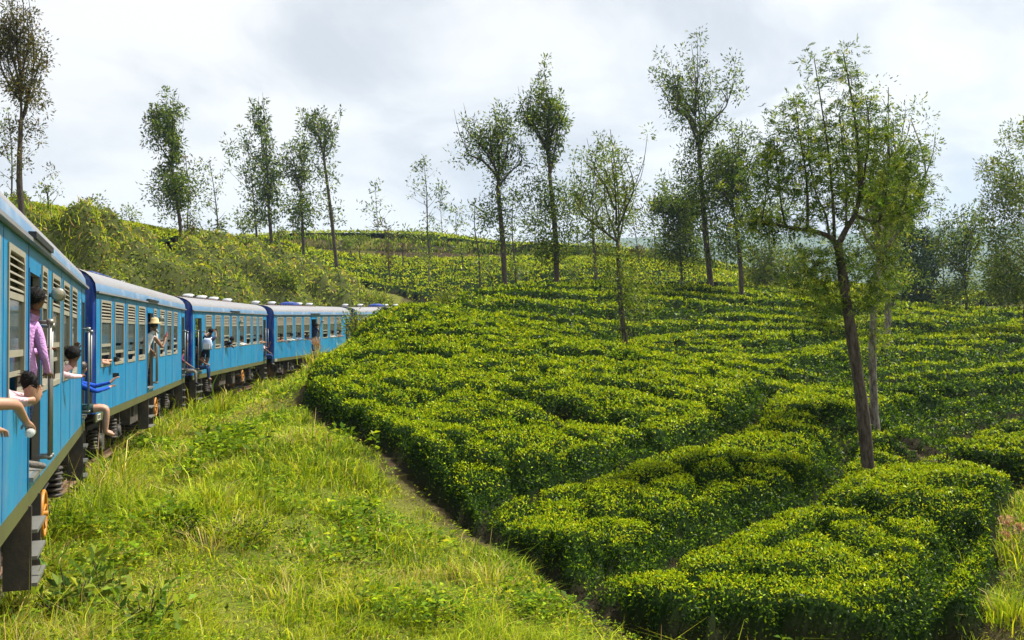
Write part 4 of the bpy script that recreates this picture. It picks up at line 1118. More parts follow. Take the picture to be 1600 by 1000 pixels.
    for i, (a, b_, c_, d_) in enumerate(doors):
        jb = MB(); y = -HW
        jb.box(a - .035, a - .002, y - .010, y + .03, ZB + .02, d_ + .03); jb.box(b_ + .002, b_ + .035, y - .010, y + .03, ZB + .02, d_ + .03)
        dj = jb.build('door_frame', M['blue'], car); dj['kind'] = 'stuff'
        MB().box(a - .01, b_ + .01, y - .05, y + .12, ZF - .05, ZF - .006).build('door_sill', M['steel'], dj)
        # the leaf stands open inside
        MB().box(a + .02, a + .06, y + .10, y + .10 + (b_ - a) * .95, ZF + .01, d_ - .02).build('door_leaf', M['blue'], dj)
        grab(car, a + .05 if i or kind == 'B' else b_ - .10, ZF + .06, 2.80)
        grab(car, b_ + .09, ZF + .06, 2.76)
        MB().box(a - .055, a - .040, y - .004, y + .01, ZB, ZG - .03).build('panel_seam', M['black'], car)
        steps(car, a + .05, b_ - .05)
    if kind == 'A': hand_wheel(car, Lc * .545, .62)
    else: hand_wheel(car, Lc * .60, .62)
    xl = (.562 if kind == 'A' else .545) * Lc
    lp = MB().tube([(xl, -HW + .02, 3.12), (xl, -HW - .10, 3.12)], .03, 8).lathe((xl, -HW - .10, 3.12), [(0, -.08), (.07, -.075), (.08, -.05), (.08, .05), (.055, .08), (0, .09)], 'X', 14)
    lmp = lp.build('side_lamp', M['steel'], car); lmp['kind'] = 'stuff'
    MB().lathe((xl, -HW - .10, 3.12), [(.0, -.098), (.045, -.092), (.062, -.08)], 'X', 12).build('lens', M['lens'], lmp)
    pl = MB().box(.16, .46, -HW - .006, -HW + .0, ZS + .03, ZB - .02).build('number_plate', M['white'], car)
    nm = MB()
    for k in range(4): nm.box(.19 + k * .065, .225 + k * .065, -HW - .009, -HW - .0065, ZS + .05, ZB - .04)
    nm.build('stencil_marks', M['black'], pl)['kind'] = 'stuff'
    mk = MB()
    for k in range(3): mk.box(Lc * .915, Lc * .915 + .06, -HW - .004, -HW - .001, 3.02 + k * .10, 3.08 + k * .10)
    mk.build('stencil_letters', M['white'], car)['kind'] = 'stuff'
    sm_x = MB()
    for wa, wb in zip(wins[:-1], wins[1:]):
        if wb[0] - wa[1] < .7: xm = (wa[1] + wb[0]) / 2; sm_x.box(xm - .006, xm + .006, -HW - .003, -HW - .0005, ZB + .01, ZG - .04)
    sm_x.build('weld_seams', M['navy'], car)['kind'] = 'stuff'
    # seats
    for k in range(9):
        xx = Lc * (.10 + .1 * k)
        if any(d_[0] - .9 < xx < d_[1] + .5 for d_ in doors): continue
        for s in (-1, 1):
            MB().box(xx - .45, xx + .45, s * .82 - .5, s * .82 + .5, ZF + .35, ZF + .46).box(xx - .05, xx + .05, s * .82 - .5, s * .82 + .5, ZF + .465, ZF + 1.15).build('seat', M['seat'], car)['kind'] = 'stuff'
    return car
coachA = make_coach('A'); coachB = make_coach('B')
labels = ['nearest blue coach cut by the left picture edge', 'second blue coach with yellow hand wheel and open middle door', 'third blue coach with a backpacked passenger hanging from its door', 'fourth blue coach curving away behind grass', 'farthest coach, only its pale roof showing behind the tea crest']
CARM = []
for i in range(5):
    h = HEAD[i]; a = side[i][0]
    Mx = Matrix.Translation((a[0], a[1], EYE)) @ Matrix.Rotation(h + math.pi / 2, 4, 'Z') @ Matrix.Rotation(ROLL, 4, 'X') @ Matrix.Translation((0, HW, -EYE))
    CARM.append(Mx)
    c_ = coachA if i == 0 else coachB if i == 2 else copy_tree(coachA)
    c_.matrix_world = Mx
    tag(c_, labels[i], 'train coach', 'coaches of the blue train')
    rw_ = random.Random(i + 3)
    for wch in [o for o in c_.children if o.name.startswith('window')]:      # sashes stand open to different heights
        low_ = [o for o in wch.children if o.name.startswith(('pane', 'sash_rail'))]
        if len(low_) == 4:
            dz = rw_.choice([0, 0, .06, -.10, -.22, -.34])
            for o in low_[2:]: o.location.z += dz
# track
TZ = .0
tr3 = resample(TR, .5)
def offs(P, o):
    t = np.gradient(P, axis=0); t /= np.linalg.norm(t, axis=1, keepdims=True); return P + np.c_[t[:, 1], -t[:, 0]] * o
trk = empty('railway_track', (TR[0][0], TR[0][1], -.3)); tag(trk, 'rusty rails on dark sleepers running under the coaches', 'railway track')
org = np.array(trk.location)
for o in (-.84, .84):
    P = offs(tr3, o); zb = -o * ROLL - .0
    V = []; prof_ = [(-.065, -.15), (.065, -.15), (.065, -.135), (.012, -.12), (.012, -.045), (.035, -.03), (.035, 0), (-.035, 0), (-.035, -.03), (-.012, -.045), (-.012, -.12), (-.065, -.135)]
    Q0, Q1 = offs(tr3, o - .5), offs(tr3, o + .5)
    for i in range(len(P)):
        n_ = (Q1[i] - Q0[i])
        for w_, z_ in prof_: V.append((P[i][0] + n_[0] * w_ - org[0], P[i][1] + n_[1] * w_ - org[1], z_ + zb - .03 - org[2]))
    k = len(prof_)
    np_ = [(i * k + j, i * k + (j + 1) % k, (i + 1) * k + (j + 1) % k, (i + 1) * k + j) for i in range(len(P) - 1) for j in range(k)]
    mb = MB(); mb.add(V, np_); mb.build('rail', M['rust'], trk)
tw = MB().box(-.11, .11, -1.12, 1.12, -.36, -.24).mesh('sleeper', M['under'])
tt = np.gradient(tr3, axis=0)
for i in range(0, len(tr3), 2):
    if tr3[i][1] < 2 or tr3[i][1] > 60: continue
    s_ = mesh_obj('sleeper', tw, trk); s_.location = (tr3[i][0] - org[0], tr3[i][1] - org[1], -org[2]); s_.rotation_euler = (ROLL, 0, math.atan2(tt[i][1], tt[i][0]))
# ------------------------------------------------------------------ grass bank
def blades(P, hgt, wid, lean, cols, az=None):
    """curved blades: two quads each"""
    n = len(P); az = rng.uniform(0, 6.283, n) if az is None else az
    D = np.c_[np.cos(az), np.sin(az), np.zeros(n)]; S = np.c_[-np.sin(az), np.cos(az), np.zeros(n)]
    tw = rng.uniform(-.8, .8, n)[:, None]; S = S * np.cos(tw) + D * np.sin(tw)
    h = hgt[:, None]; w = wid[:, None]; l = lean[:, None]; up = np.array([0, 0, 1.0])
    m1 = P + up * h * .55 + D * h * l * .30; tp = P + up * h * (1 - .30 * l) + D * h * l * .95
    V = np.empty((n, 6, 3))
    V[:, 0] = P - S * w * .5; V[:, 1] = P + S * w * .5; V[:, 2] = m1 + S * w * .45; V[:, 3] = m1 - S * w * .45; V[:, 4] = tp + S * w * .06; V[:, 5] = tp - S * w * .06
    b = np.arange(n)[:, None] * 6
    Fq = np.concatenate([b + np.array([0, 1, 2, 3]), b + np.array([3, 2, 4, 5])])
    return V.reshape(-1, 3), Fq, np.repeat(cols, 6, axis=0)
GR = [(.072, .135, .008), (.170, .260, .010), (.315, .392, .013), (.47, .50, .025), (.52, .45, .15), (.34, .23, .08)]
TRl = TR[np.argsort(np.arange(len(TR)))]
LEFT = np.r_[TR, [(-20, 100), (-24, 104), (-33, 98), (-27, 80), (-24, 66), (-30, 60), (-45, 50), (-60, 20), (-50, -30)]]
def grass_mask(x, y, td):
    l = in_poly(x, y, LEFT); t_ = in_poly(x, y, BIG); edge = poly_dist(x, y, WE)
    return (~l) & (~t_) & (td > 1.08) & (edge > .28) & np.all([np.hypot((x - hx) * .8, y - hy) > hr * .75 for (hx, hy), hr in HOLLOWS], axis=0)
def grass_patch(x0, x1, y0, y1, dens, short, name_part):
    n = int((x1 - x0) * (y1 - y0) * dens); x = rng.uniform(x0, x1, n); y = rng.uniform(y0, y1, n)
    td = track_dist(x, y); k = grass_mask(x, y, td)
    x, y, td = x[k], y[k], td[k]; z = ground_t(x, y); v = in_view(x, y, z, 90)
    return x[v], y[v], z[v], td[v]
parts = []
tot = 0
def bank(x0, x1, y0, y1, dens):
    x, y, z, td = grass_patch(x0, x1, y0, y1, dens, 0, '')
    n = len(x); d = np.maximum(y, 8)
    big = fbm(x * .55, y * .55, 81, 4); sm = fbm(x * 2.6, y * 2.6, 83, 3)
    tall = sstep(.42, .62, big) * 1.0 + sstep(.45, .7, sm) * .9
    keep = rng.random(n) < np.clip(.6 + 1.2 * sm, .5, 1); x, y, z, d, tall, big, sm = [q[keep] for q in (x, y, z, d, tall, big, sm)]; n = len(x)
    edge = poly_dist(x, y, WE)
    h = (.06 + .18 * tall) * rng.uniform(.55, 1.5, n) * (.6 + .4 * sstep(.3, 1.2, edge)); h = np.where(rng.random(n) < .03, h * 1.8, h); tdk = track_dist(x, y); h = h * (1 + 1.1 * (1 - sstep(1.5, 2.6, tdk)))
    w = np.maximum(.007, .00088 * d) * rng.uniform(.7, 1.4, n)
    pal = palette(n, GR, [.9, 2.2, 3.4, 2.2, .4, .15]); lush = palette(n, GR, [3, 3.4, 1.4, .3, .05, .02]); lm = rng.random(n) < sstep(.47, .60, fbm(x * .7 + 3, y * .7, 88, 4)) * .8; pal = np.where(lm[:, None], lush, pal); dry = palette(n, GR, [.4, 1.0, 1.6, 1.8, 2.3, .9])
    dm = rng.random(n) < sstep(.46, .62, fbm(x * .45 + 5, y * .45, 87, 4)) * .85 + .04
    cols = np.where(dm[:, None], dry, pal)
    az = 1.1 + 1.3 * rng.normal(size=n) + 4 * (big - .5)
    return blades(np.c_[x, y, z - .02], h, w, np.abs(rng.normal(.85, .5, n)), cols, az)
def merge(L_):
    V = []; Fq = []; C = []; b = 0
    for v, f, c_ in L_: V.append(v); Fq.append(f + b); C.append(c_); b += len(v)
    return np.concatenate(V), np.concatenate(Fq), np.concatenate(C)
gl = [bank(-10, 4, 6.5, 13, 1150), bank(-11, 3, 13, 20, 620), bank(-14, 2, 20, 32, 270), bank(-16, 0, 32, 66, 95), bank(4, 16, 9, 14.5, 700), bank(6, 24, 14.5, 23, 330)]
V, Fq, C = merge(gl)
tag(mesh_obj('grass', np_mesh('grass', V, Fq, M['grass_blade'], C)), 'bright green and straw-coloured grass on the railway bank', 'grass', kind='stuff')
print('grass quads', len(Fq))
# low broad-leaved weeds between the blades
def weeds(x0, x1, y0, y1, dens, big=1.0, thr=.42, wts=(2.5, 3, 2, .6, .1, .05), ks=91):
    x, y, z, td = grass_patch(x0, x1, y0, y1, dens, 0, ''); n = len(x)
    k = rng.random(n) < sstep(thr, thr + .2 / big, fbm(x * 1.1 / big ** .5, y * 1.1 / big ** .5, ks, 4)) ; x, y, z = x[k], y[k], z[k]; n = len(x); d = np.maximum(y, 8)
    P = np.c_[x, y, z + rng.uniform(0, .16 * big, n) + .10 * fbm(x * 1.7, y * 1.7, 93, 3)]; A = rvec(n); A[:, 2] = np.abs(A[:, 2]) * .5
    return leaves(P, A, rvec(n) * .5 + np.array([0, 0, 1.]), big * np.maximum(.035, .0036 * d) * rng.uniform(.6, 1.4, n), palette(n, GR, wts), .55, .1, .15)
V, Fq, C = merge([weeds(-10, 4, 6.5, 14, 800), weeds(-12, 3, 14, 22, 380), weeds(-14, 1, 22, 36, 130), weeds(6, 22, 9, 22, 90), weeds(-10, 4, 6.5, 14, 520, 2.0, .52, (5, 4, 1, .1, 0, 0), 97), weeds(-12, 3, 14, 26, 260, 2.0, .53, (5, 4, 1, .1, 0, 0), 97)])
tag(mesh_obj('ground_cover', np_mesh('ground_cover', V, Fq, M['scrub_leaf'], C)), 'low leafy weeds growing through the bank grass', 'weeds', kind='stuff')

# ------------------------------------------------------------------ scrub on the cutting left of the train
X, Y = np.meshgrid(np.arange(-52, 2, .42), np.arange(8, 112, .42))
TD = track_dist(X, Y)
sm_ = in_poly(X, Y, LEFT) & (TD > 2.5)
f1, f2, idr = voronoi(X, Y, 2.3, 101); g1, g2, idg = voronoi(X + 3, Y, 1.1, 105)
H = sm_ * sstep(2.4, 4.2, TD) * (.45 + 1.35 * np.clip(1.05 - f1 * 1.25, 0, 1) * (idr > .32) * (.5 + idr) + .5 * np.clip(1 - g1 * 1.4, 0, 1) * idg)
crest = sstep(-.5, 3, np.minimum(poly_dist(X, Y, np.array([(-24., 104), (-33, 98), (-27, 80), (-24, 66), (-30, 60), (-45, 50)])), 9))
H = H * (.35 + .65 * crest)
Z = ground_t(X, Y) + H
cx, cyy = (X[:-1, :-1] + X[1:, 1:]) / 2, (Y[:-1, :-1] + Y[1:, 1:]) / 2
msk = (sm_[:-1, :-1] & sm_[1:, 1:]) & in_view(cx, cyy, Z[:-1, :-1], 150)
fq = grid_faces(*X.shape)[msk.ravel()]; used, inv = np.unique(fq.ravel(), return_inverse=True)
scr = empty('scrub', (-20., 50., gz(-20, 50))); tag(scr, 'tangled scrub and tall grass covering the cutting behind the train', 'scrub', kind='stuff')
so = np.array(scr.location)
cc = np.tile(np.array([.055, .065, .018]), (len(used), 1))
tag(mesh_obj('twig_mass', np_mesh('scrub_twigs', np.stack([X, Y, Z - .12], -1).reshape(-1, 3)[used] - so, inv.reshape(-1, 4), M['canopy'], cc, smooth=True), scr), kind='stuff')
P, n_, idx = surf_sample(X, Y, Z, lambda d, x: 1.5 / np.clip(.0040 * d, .09, .5) ** 2, msk * 1.0)
idc = idr[:-1, :-1].ravel()[idx]; gc = fbm(P[:, 0] * .35, P[:, 1] * .35, 111, 4)
m_ = len(P)
SC = [(.045, .085, .012), (.110, .165, .016), (.22, .275, .022), (.38, .40, .036), (.36, .29, .10), (.24, .14, .07)]
ca = palette(m_, SC, [1.6, 3.2, 2.8, 1.0, .3, .15]); cb = palette(m_, SC, [.6, 1.5, 2.8, 2.8, 1.0, .4])
cols = np.where((rng.random(m_) < np.clip((gc - .36) * 4 + (idc - .5) * .8, .05, .95))[:, None], cb, ca)
V1 = leaves(P - n_ * .05, n_ * .5 + rvec(m_), n_ + rvec(m_) * .6, np.clip(.0042 * P[:, 1], .10, .5) * rng.uniform(.6, 1.35, m_), cols, .42, .1, .15)
tag(mesh_obj('foliage', np_mesh('scrub_foliage', V1[0] - so, V1[1], M['scrub_leaf'], V1[2]), scr), kind='stuff')
P, n_, idx = surf_sample(X, Y, Z, lambda d, x: .5 / np.clip(.0040 * d, .09, .5) ** 2, msk * 1.0)
k = rng.random(len(P)) < sstep(.42, .6, fbm(P[:, 0] * .4 + 9, P[:, 1] * .4, 115, 3)); P = P[k]; m_ = len(P)
V1 = blades(P, rng.uniform(.25, .62, m_), .0008 * P[:, 1] * rng.uniform(.7, 1.3, m_), np.abs(rng.normal(.8, .4, m_)), palette(m_, GR, [.6, 2, 3, 2, 1.2, .5]))
tag(mesh_obj('long_grass', np_mesh('scrub_grass', V1[0] - so, V1[1], M['grass_blade'], V1[2]), scr), kind='stuff')
# grassy bank of the far terrace
x = rng.uniform(-50, 40, 9000); y = terrace_y(x) + rng.uniform(-1.2, 1.4, 9000); k = in_view(x, y, ground_t(x, y), 60); x, y = x[k], y[k]; n = len(x)
V, Fq, C = blades(np.c_[x, y, ground_t(x, y)], rng.uniform(.3, .9, n), np.full(n, .16), np.abs(rng.normal(.4, .3, n)), palette(n, GR, [2, 2.5, 1.5, .5, .5, .3]))
tag(mesh_obj('terrace_grass', np_mesh('terrace_grass', V, Fq, M['grass_blade'], C)), 'grassy bank of the far hill terrace above the dirt road', 'grass', kind='stuff')

# ------------------------------------------------------------------ single plants on the bank
def tuft(name, label, pos, n, h, spread, wts, width=.014, lean=.6, plumes=0, group=None, cat='grass tuft'):
    z = gz(*pos); o = empty(name, (pos[0], pos[1], z)); tag(o, label, cat, group)
    P = np.c_[rng.normal(0, spread, (n, 2)), np.full(n, -.03)]; az = np.arctan2(P[:, 1], P[:, 0]) + rng.normal(0, .6, n)
    V, Fq, C = blades(P, h * rng.uniform(.45, 1.1, n), width * rng.uniform(.7, 1.4, n), np.abs(rng.normal(lean, .3, n)), palette(n, GR, wts), az)
    tag(mesh_obj('blades', np_mesh('blades', V, Fq, M['grass_blade'], C), o), kind='stuff')
    if plumes:
        m_ = plumes * 40; a = np.repeat(rng.uniform(0, 6.28, plumes), 40); l_ = np.repeat(rng.uniform(.7, 1.25, plumes) * h, 40); t_ = np.tile(np.linspace(.0, 1, 40), plumes)
        P = np.c_[np.cos(a) * l_ * (.18 + .28 * t_ ** 2), np.sin(a) * l_ * (.18 + .28 * t_ ** 2), l_ * (.95 + .32 * t_ - .10 * t_ ** 2)] + rng.normal(0, .03, (m_, 3))
        V, Fq, C = leaves(P, rvec(m_) * .6 + np.array([0, 0, .6]), rvec(m_), np.full(m_, .10) * (1.2 - .6 * t_), palette(m_, [(.36, .20, .13), (.45, .30, .20)], [1, 1]), .3)
        tag(mesh_obj('plumes', np_mesh('plumes', V, Fq, M['grass_blade'], C), o), kind='stuff')
        V, Fq, C = blades(np.c_[rng.normal(0, .05, (plumes, 2)), np.zeros(plumes)], np.full(plumes, h * 1.15), np.full(plumes, .02), np.full(plumes, .35), palette(plumes, GR, [0, 1, 2, 2, 2, 1]), a[::40])
        tag(mesh_obj('stalks', np_mesh('stalks', V, Fq, M['grass_blade'], C), o), kind='stuff')
    return o
G1 = 'grass tufts along the bank'
extra_t = []
tuft('grass_tuft', 'big arching grass tuft beside the near coach steps', hit(215, 800), 420, .62, .34, [1.2, 3, 3, 1.6, .6, .2], .014, .8, group=G1)
tuft('grass_tuft', 'tall upright reed tuft under the third coach', hit(343, 650), 170, .95, .22, [1, 2.6, 2.6, 1.2, .8, .2], .026, .45, group=G1)
tuft('grass_tuft', 'arching tuft left of the big tuft, by the yellow wheel', hit(135, 760), 200, .5, .3, [2, 3, 2, 1, .4, .1], .012, .8, group=G1)
tuft('grass_tuft', 'straw-tipped tuft on the middle of the bank', hit(330, 790), 190, .42, .34, [.6, 1.4, 2.4, 2, 1.5, .4], .012, .7, group=G1)
tuft('grass_tuft', 'dry plumed tuft below the fourth coach door', at(497, 585, 41)[:2], 110, .8, .3, [.5, 1, 2, 2, 2, 1], .03, .5, 9, group=G1)
tuft('grass_tuft', 'plumed tuft where the tea hides the train', at(560, 520, 47)[:2], 110, .9, .4, [.5, 1.5, 2.5, 2, 1, .5], .03, .5, 7, group=G1)
tuft('grass_tuft', 'seeding tuft below the second coach steps', hit(170, 715), 110, .85, .2, [.8, 1.6, 2.4, 2, 1.4, .3], .012, .7, 5, group=G1)
tuft('grass_tuft', 'bright tuft at the very bottom of the bank, centre', hit(560, 950), 260, .42, .3, [.4, 2, 3.4, 2.4, .4, .1], .011, .9, group=G1)
tuft('grass_tuft', 'bright tuft on the path edge under the crest bed', hit(530, 740), 200, .42, .32, [.6, 2, 3, 2, .4, .1], .015, .8, group=G1)
tuft('grass_tuft', 'dry tuft at the right edge near the bare dip', hit(1585, 880), 180, .5, .3, [2, 3, 2, 1, .8, .4], .016, .7, 4, group=G1)
tuft('grass_tuft', 'dry tuft at the lower right picture corner', hit(1575, 965), 190, .45, .3, [2, 3, 2, 1, .6, .3], .014, .7, group=G1)
tuft('grass_tuft', 'reddish plume grass on the cutting by the left edge tree', at(88, 352, 30)[:2], 160, 1.3, .7, [.4, 1, 2, 2, 2, 1], .03, .6, 10, group=G1)
tuft('grass_tuft', 'pale reed tuft on the cutting above the third coach', at(352, 428, 60)[:2], 120, 1.9, .6, [.5, 1.5, 2.5, 2, .8, .2], .07, .5, group=G1)
for i_ in range(46):
    px_, py_ = rng.uniform(60, 820), rng.uniform(640, 990)
    if py_ < 1000 - (px_ - 60) * .05 and px_ < 480 + (py_ - 640) * .95 and px_ > 330 - (py_ - 640) * .9:
        p_ = hit(px_, py_); s_ = rng.uniform(.7, 1.3)
        n_b = int(130 * s_)
        P = np.c_[p_[0] + rng.normal(0, .2 * s_, n_b), p_[1] + rng.normal(0, .2 * s_, n_b), np.zeros(n_b)]; P[:, 2] = ground_t(P[:, 0], P[:, 1]) - .02
        az = np.arctan2(P[:, 1] - p_[1], P[:, 0] - p_[0]) + rng.normal(0, .7, n_b)
        extra_t.append(blades(P, .34 * s_ * rng.uniform(.5, 1.15, n_b), np.maximum(.008, .0009 * p_[1]) * rng.uniform(.7, 1.4, n_b), np.abs(rng.normal(.9, .4, n_b)), palette(n_b, GR, [[1, 3, 3, 1, .1, .05], [.3, 1.4, 3, 3, .6, .1], [.5, 1, 2, 2, 2.5, .6]][i_ % 3]), az))
V, Fq, C = merge(extra_t)
tag(mesh_obj('tussocks', np_mesh('tussocks', V, Fq, M['grass_blade'], C)), 'arching grass tussocks scattered through the railway bank', 'grass', kind='stuff')
def shrub(name, label, pos, w, h, n, leaf, pal, group=None, stems_n=9, mat_='scrub_leaf', lift=.45, cat='shrub', flat=1.0):
    z = gz(*pos); o = empty(name, (pos[0], pos[1], z)); tag(o, label, cat, group); mb = MB(); cl = []
    r = random.Random(int(abs(pos[0]) * 100 + n))
    for i in range(stems_n):
        a = r.uniform(0, 6.283); rr = w * .5 * math.sqrt(r.random()) ; hh = h * r.uniform(.6, 1) * (1 - .35 * (rr / (w * .5)) ** 2)
        tip = np.array([math.cos(a) * rr, math.sin(a) * rr, hh]); b0 = np.array([math.cos(a) * w * .05, math.sin(a) * w * .05, -.05])
        mb.tube(smooth_path([b0, b0 * .5 + tip * np.array([.35, .35, .5]), tip], 3), [.016 * h + .004, .013 * h, .011 * h, .010 * h, .008 * h, .007 * h, .004][:7], 5)
        for _ in range(4): t_ = r.uniform(lift, 1.0); cl.append((tip[0] * t_ + r.gauss(0, w * .06), tip[1] * t_ + r.gauss(0, w * .06), tip[2] * t_, w * .10, h * .09 * flat))
    mb.build('stems', M['bark'], o)['kind'] = 'stuff'
    V, Fq, C = crown_mesh(cl, max(3, n // len(cl)), leaf, pal)
    tag(mesh_obj('foliage', np_mesh('foliage', V, Fq, M[mat_], C), o), kind='stuff')
    return o
TP = (TEA_COL, [2, 3, 3, 2, .8]); WP = ([(.07, .13, .02), (.13, .21, .025), (.22, .30, .035), (.33, .38, .05)], [2, 3, 3, 1]); RP = ([(.09, .17, .02), (.17, .26, .03), (.26, .33, .04), (.40, .14, .05)], [2, 3, 2, .5])
G2 = 'shrubs on the bank'
shrub('shrub', 'leafy shrub with reddish tips below the second coach', hit(218, 706), .95, .62, 520, .075, RP, G2, 12)
shrub('tea_bush', 'stray tea bush in the bank grass beside a bare hollow', hit(385, 858), .95, .42, 700, .05, TP, G2, 14, 'tea_leaf', cat='tea bush')
shrub('tea_bush', 'small dark tea bush at the lip of the hollow', hit(292, 850), .6, .40, 420, .05, (TEA_COL, [4, 3, 1, .3, .1]), G2, 10, 'tea_leaf', cat='tea bush')
shrub('tea_bush', 'low tea sprig right of the stray tea bush', hit(465, 845), .62, .30, 320, .048, TP, G2, 9, 'tea_leaf', cat='tea bush')
shrub('weed', 'tall leafy weed at the lower left corner below the steps', hit(112, 990), .75, .85, 230, .15, WP, G2, 9, lift=.25)
shrub('weed', 'dark leafy weed right of the lower left corner weed', hit(228, 1008), .7, .72, 190, .14, WP, G2, 8, lift=.25)
shrub('weed', 'leafy weed behind the corner weed by the near steps', hit(165, 955), .6, .6, 170, .12, WP, G2, 8, lift=.25)
shrub('weed', 'bright weed cluster at the foot of the near steps', hit(118, 880), .5, .34, 240, .055, RP, G2, 8, lift=.25)
shrub('shrub', 'round pale shrub in the saddle left of the central rise', at(706, 470, 56)[:2], 2.2, 2.0, 1500, .17, (SC, [1, 3, 3, 1, .4, .2]), G2, 22, lift=.2)
shrub('shrub', 'dark rounded shrub on the cutting above the third coach', at(312, 432, 55)[:2], 3.4, 3.0, 1700, .22, (SC, [4, 3, 1, .2, .1, .1]), G2, 24, lift=.2)
shrub('shrub', 'bright bushy shrub on the cutting above the second coach', at(240, 410, 46)[:2], 2.8, 2.2, 1500, .19, (SC, [1, 3, 3, 1.4, .3, .1]), G2, 22, lift=.2)
shrub('shrub', 'dense green shrub on the cutting above the fourth coach', at(440, 448, 74)[:2], 3.4, 2.8, 1500, .27, (SC, [2.5, 3, 2, .5, .2, .1]), G2, 22, lift=.2)
shrub('shrub', 'fluffy green shrub on the cutting near the farthest coach', at(585, 470, 92)[:2], 4.2, 3.4, 1500, .33, (SC, [1.4, 3, 3, 1, .2, .1]), G2, 22, lift=.2)
shrub('shrub', 'dark tall shrub cluster above the gap after the second coach', at(380, 440, 66)[:2], 3.2, 2.8, 1500, .25, (SC, [3.4, 3, 1.4, .3, .2, .1]), G2, 22, lift=.2)
shrub('shrub', 'light green shrub where the tea crest hides the train', at(556, 520, 44)[:2], 1.7, 1.5, 1300, .12, (SC, [1, 3, 3, 1.4, .3, .1]), G2, 20, lift=.2)
shrub('shrub', 'leafy young shrub on the bank top by the left edge tree', at(78, 318, 31)[:2], 1.3, 1.5, 420, .16, WP, G2, 10, lift=.3)
# ------------------------------------------------------------------ passengers
def cloth(name, col, var=.2): return plain(name, col, .9, .3, 11, spec=.15, bump=.8)
SK = {'fair': plain('skin_fair', (.40, .215, .14), .55, .15, 9), 'tan': plain('skin_tan', (.29, .145, .085), .55, .15, 9), 'brown': plain('skin_brown', (.17, .078, .045), .5, .1)}
HAIR = {'black': plain('hair_black', (.010, .009, .009), .8, .3, 30, bump=.6, spec=.2), 'brown': plain('hair_brown', (.05, .03, .018), .5, .3, 30)}
CL = {k: cloth('cloth_' + k, v) for k, v in dict(pink=(.58, .30, .62), white=(.70, .68, .68), rose=(.72, .46, .50), blue=(.015, .07, .42), navy=(.02, .03, .07), black=(.014, .014, .016), grey=(.17, .155, .135), jeans=(.02, .05, .14), red=(.40, .02, .03), khaki=(.30, .24, .15), sky=(.18, .32, .55), teal=(.03, .07, .07), maroon=(.22, .03, .10)).items()}
m, t, b = mat('cloth_patchwork')
co = N(t, 'ShaderNodeTexCoord'); vo = N(t, 'ShaderNodeTexVoronoi'); vo.inputs['Scale'].default_value = 16; L(t, co.outputs['Object'], vo.inputs[0])
rp = N(t, 'ShaderNodeValToRGB'); rp.color_ramp.interpolation = 'CONSTANT'; el = rp.color_ramp.elements
el[0].color = (.42, .02, .02, 1); el[1].position = .45; el[1].color = (.12, .50, .03, 1); q_ = el.new(.7); q_.color = (.65, .60, .50, 1); q_ = el.new(.85); q_.color = (.04, .03, .03, 1)
sp_ = N(t, 'ShaderNodeSeparateColor'); L(t, vo.outputs['Color'], sp_.inputs[0]); L(t, sp_.outputs[0], rp.inputs[0]); L(t, rp.outputs[0], b.inputs['Base Color']); b.inputs['Roughness'].default_value = .85
CL['patch'] = m
BONES = [('pelvis', 'spine'), ('spine', 'chest'), ('chest', 'neck'), ('neck', 'head'), ('head', 'crown'), ('head', 'chin'), ('chest', 'shl'), ('shl', 'ell'), ('ell', 'wrl'), ('wrl', 'hal'), ('chest', 'shr'), ('shr', 'elr'), ('elr', 'wrr'), ('wrr', 'har'),
         ('pelvis', 'hpl'), ('hpl', 'knl'), ('knl', 'anl'), ('anl', 'tol'), ('pelvis', 'hpr'), ('hpr', 'knr'), ('knr', 'anr'), ('anr', 'tor')]
RAD = dict(pelvis=(.155, .12), spine=(.14, .11), chest=(.165, .12), neck=(.058, .058), head=(.092, .108), crown=(.07, .085), chin=(.045, .045), shl=(.075, .075), ell=(.042, .042), wrl=(.028, .028), hal=(.030, .042), hpl=(.10, .10), knl=(.068, .068), anl=(.042, .046), tol=(.03, .036))
for k in list(RAD):
    if k.endswith('l') and k not in ('pelvis',): RAD[k[:-1] + 'r'] = RAD[k]
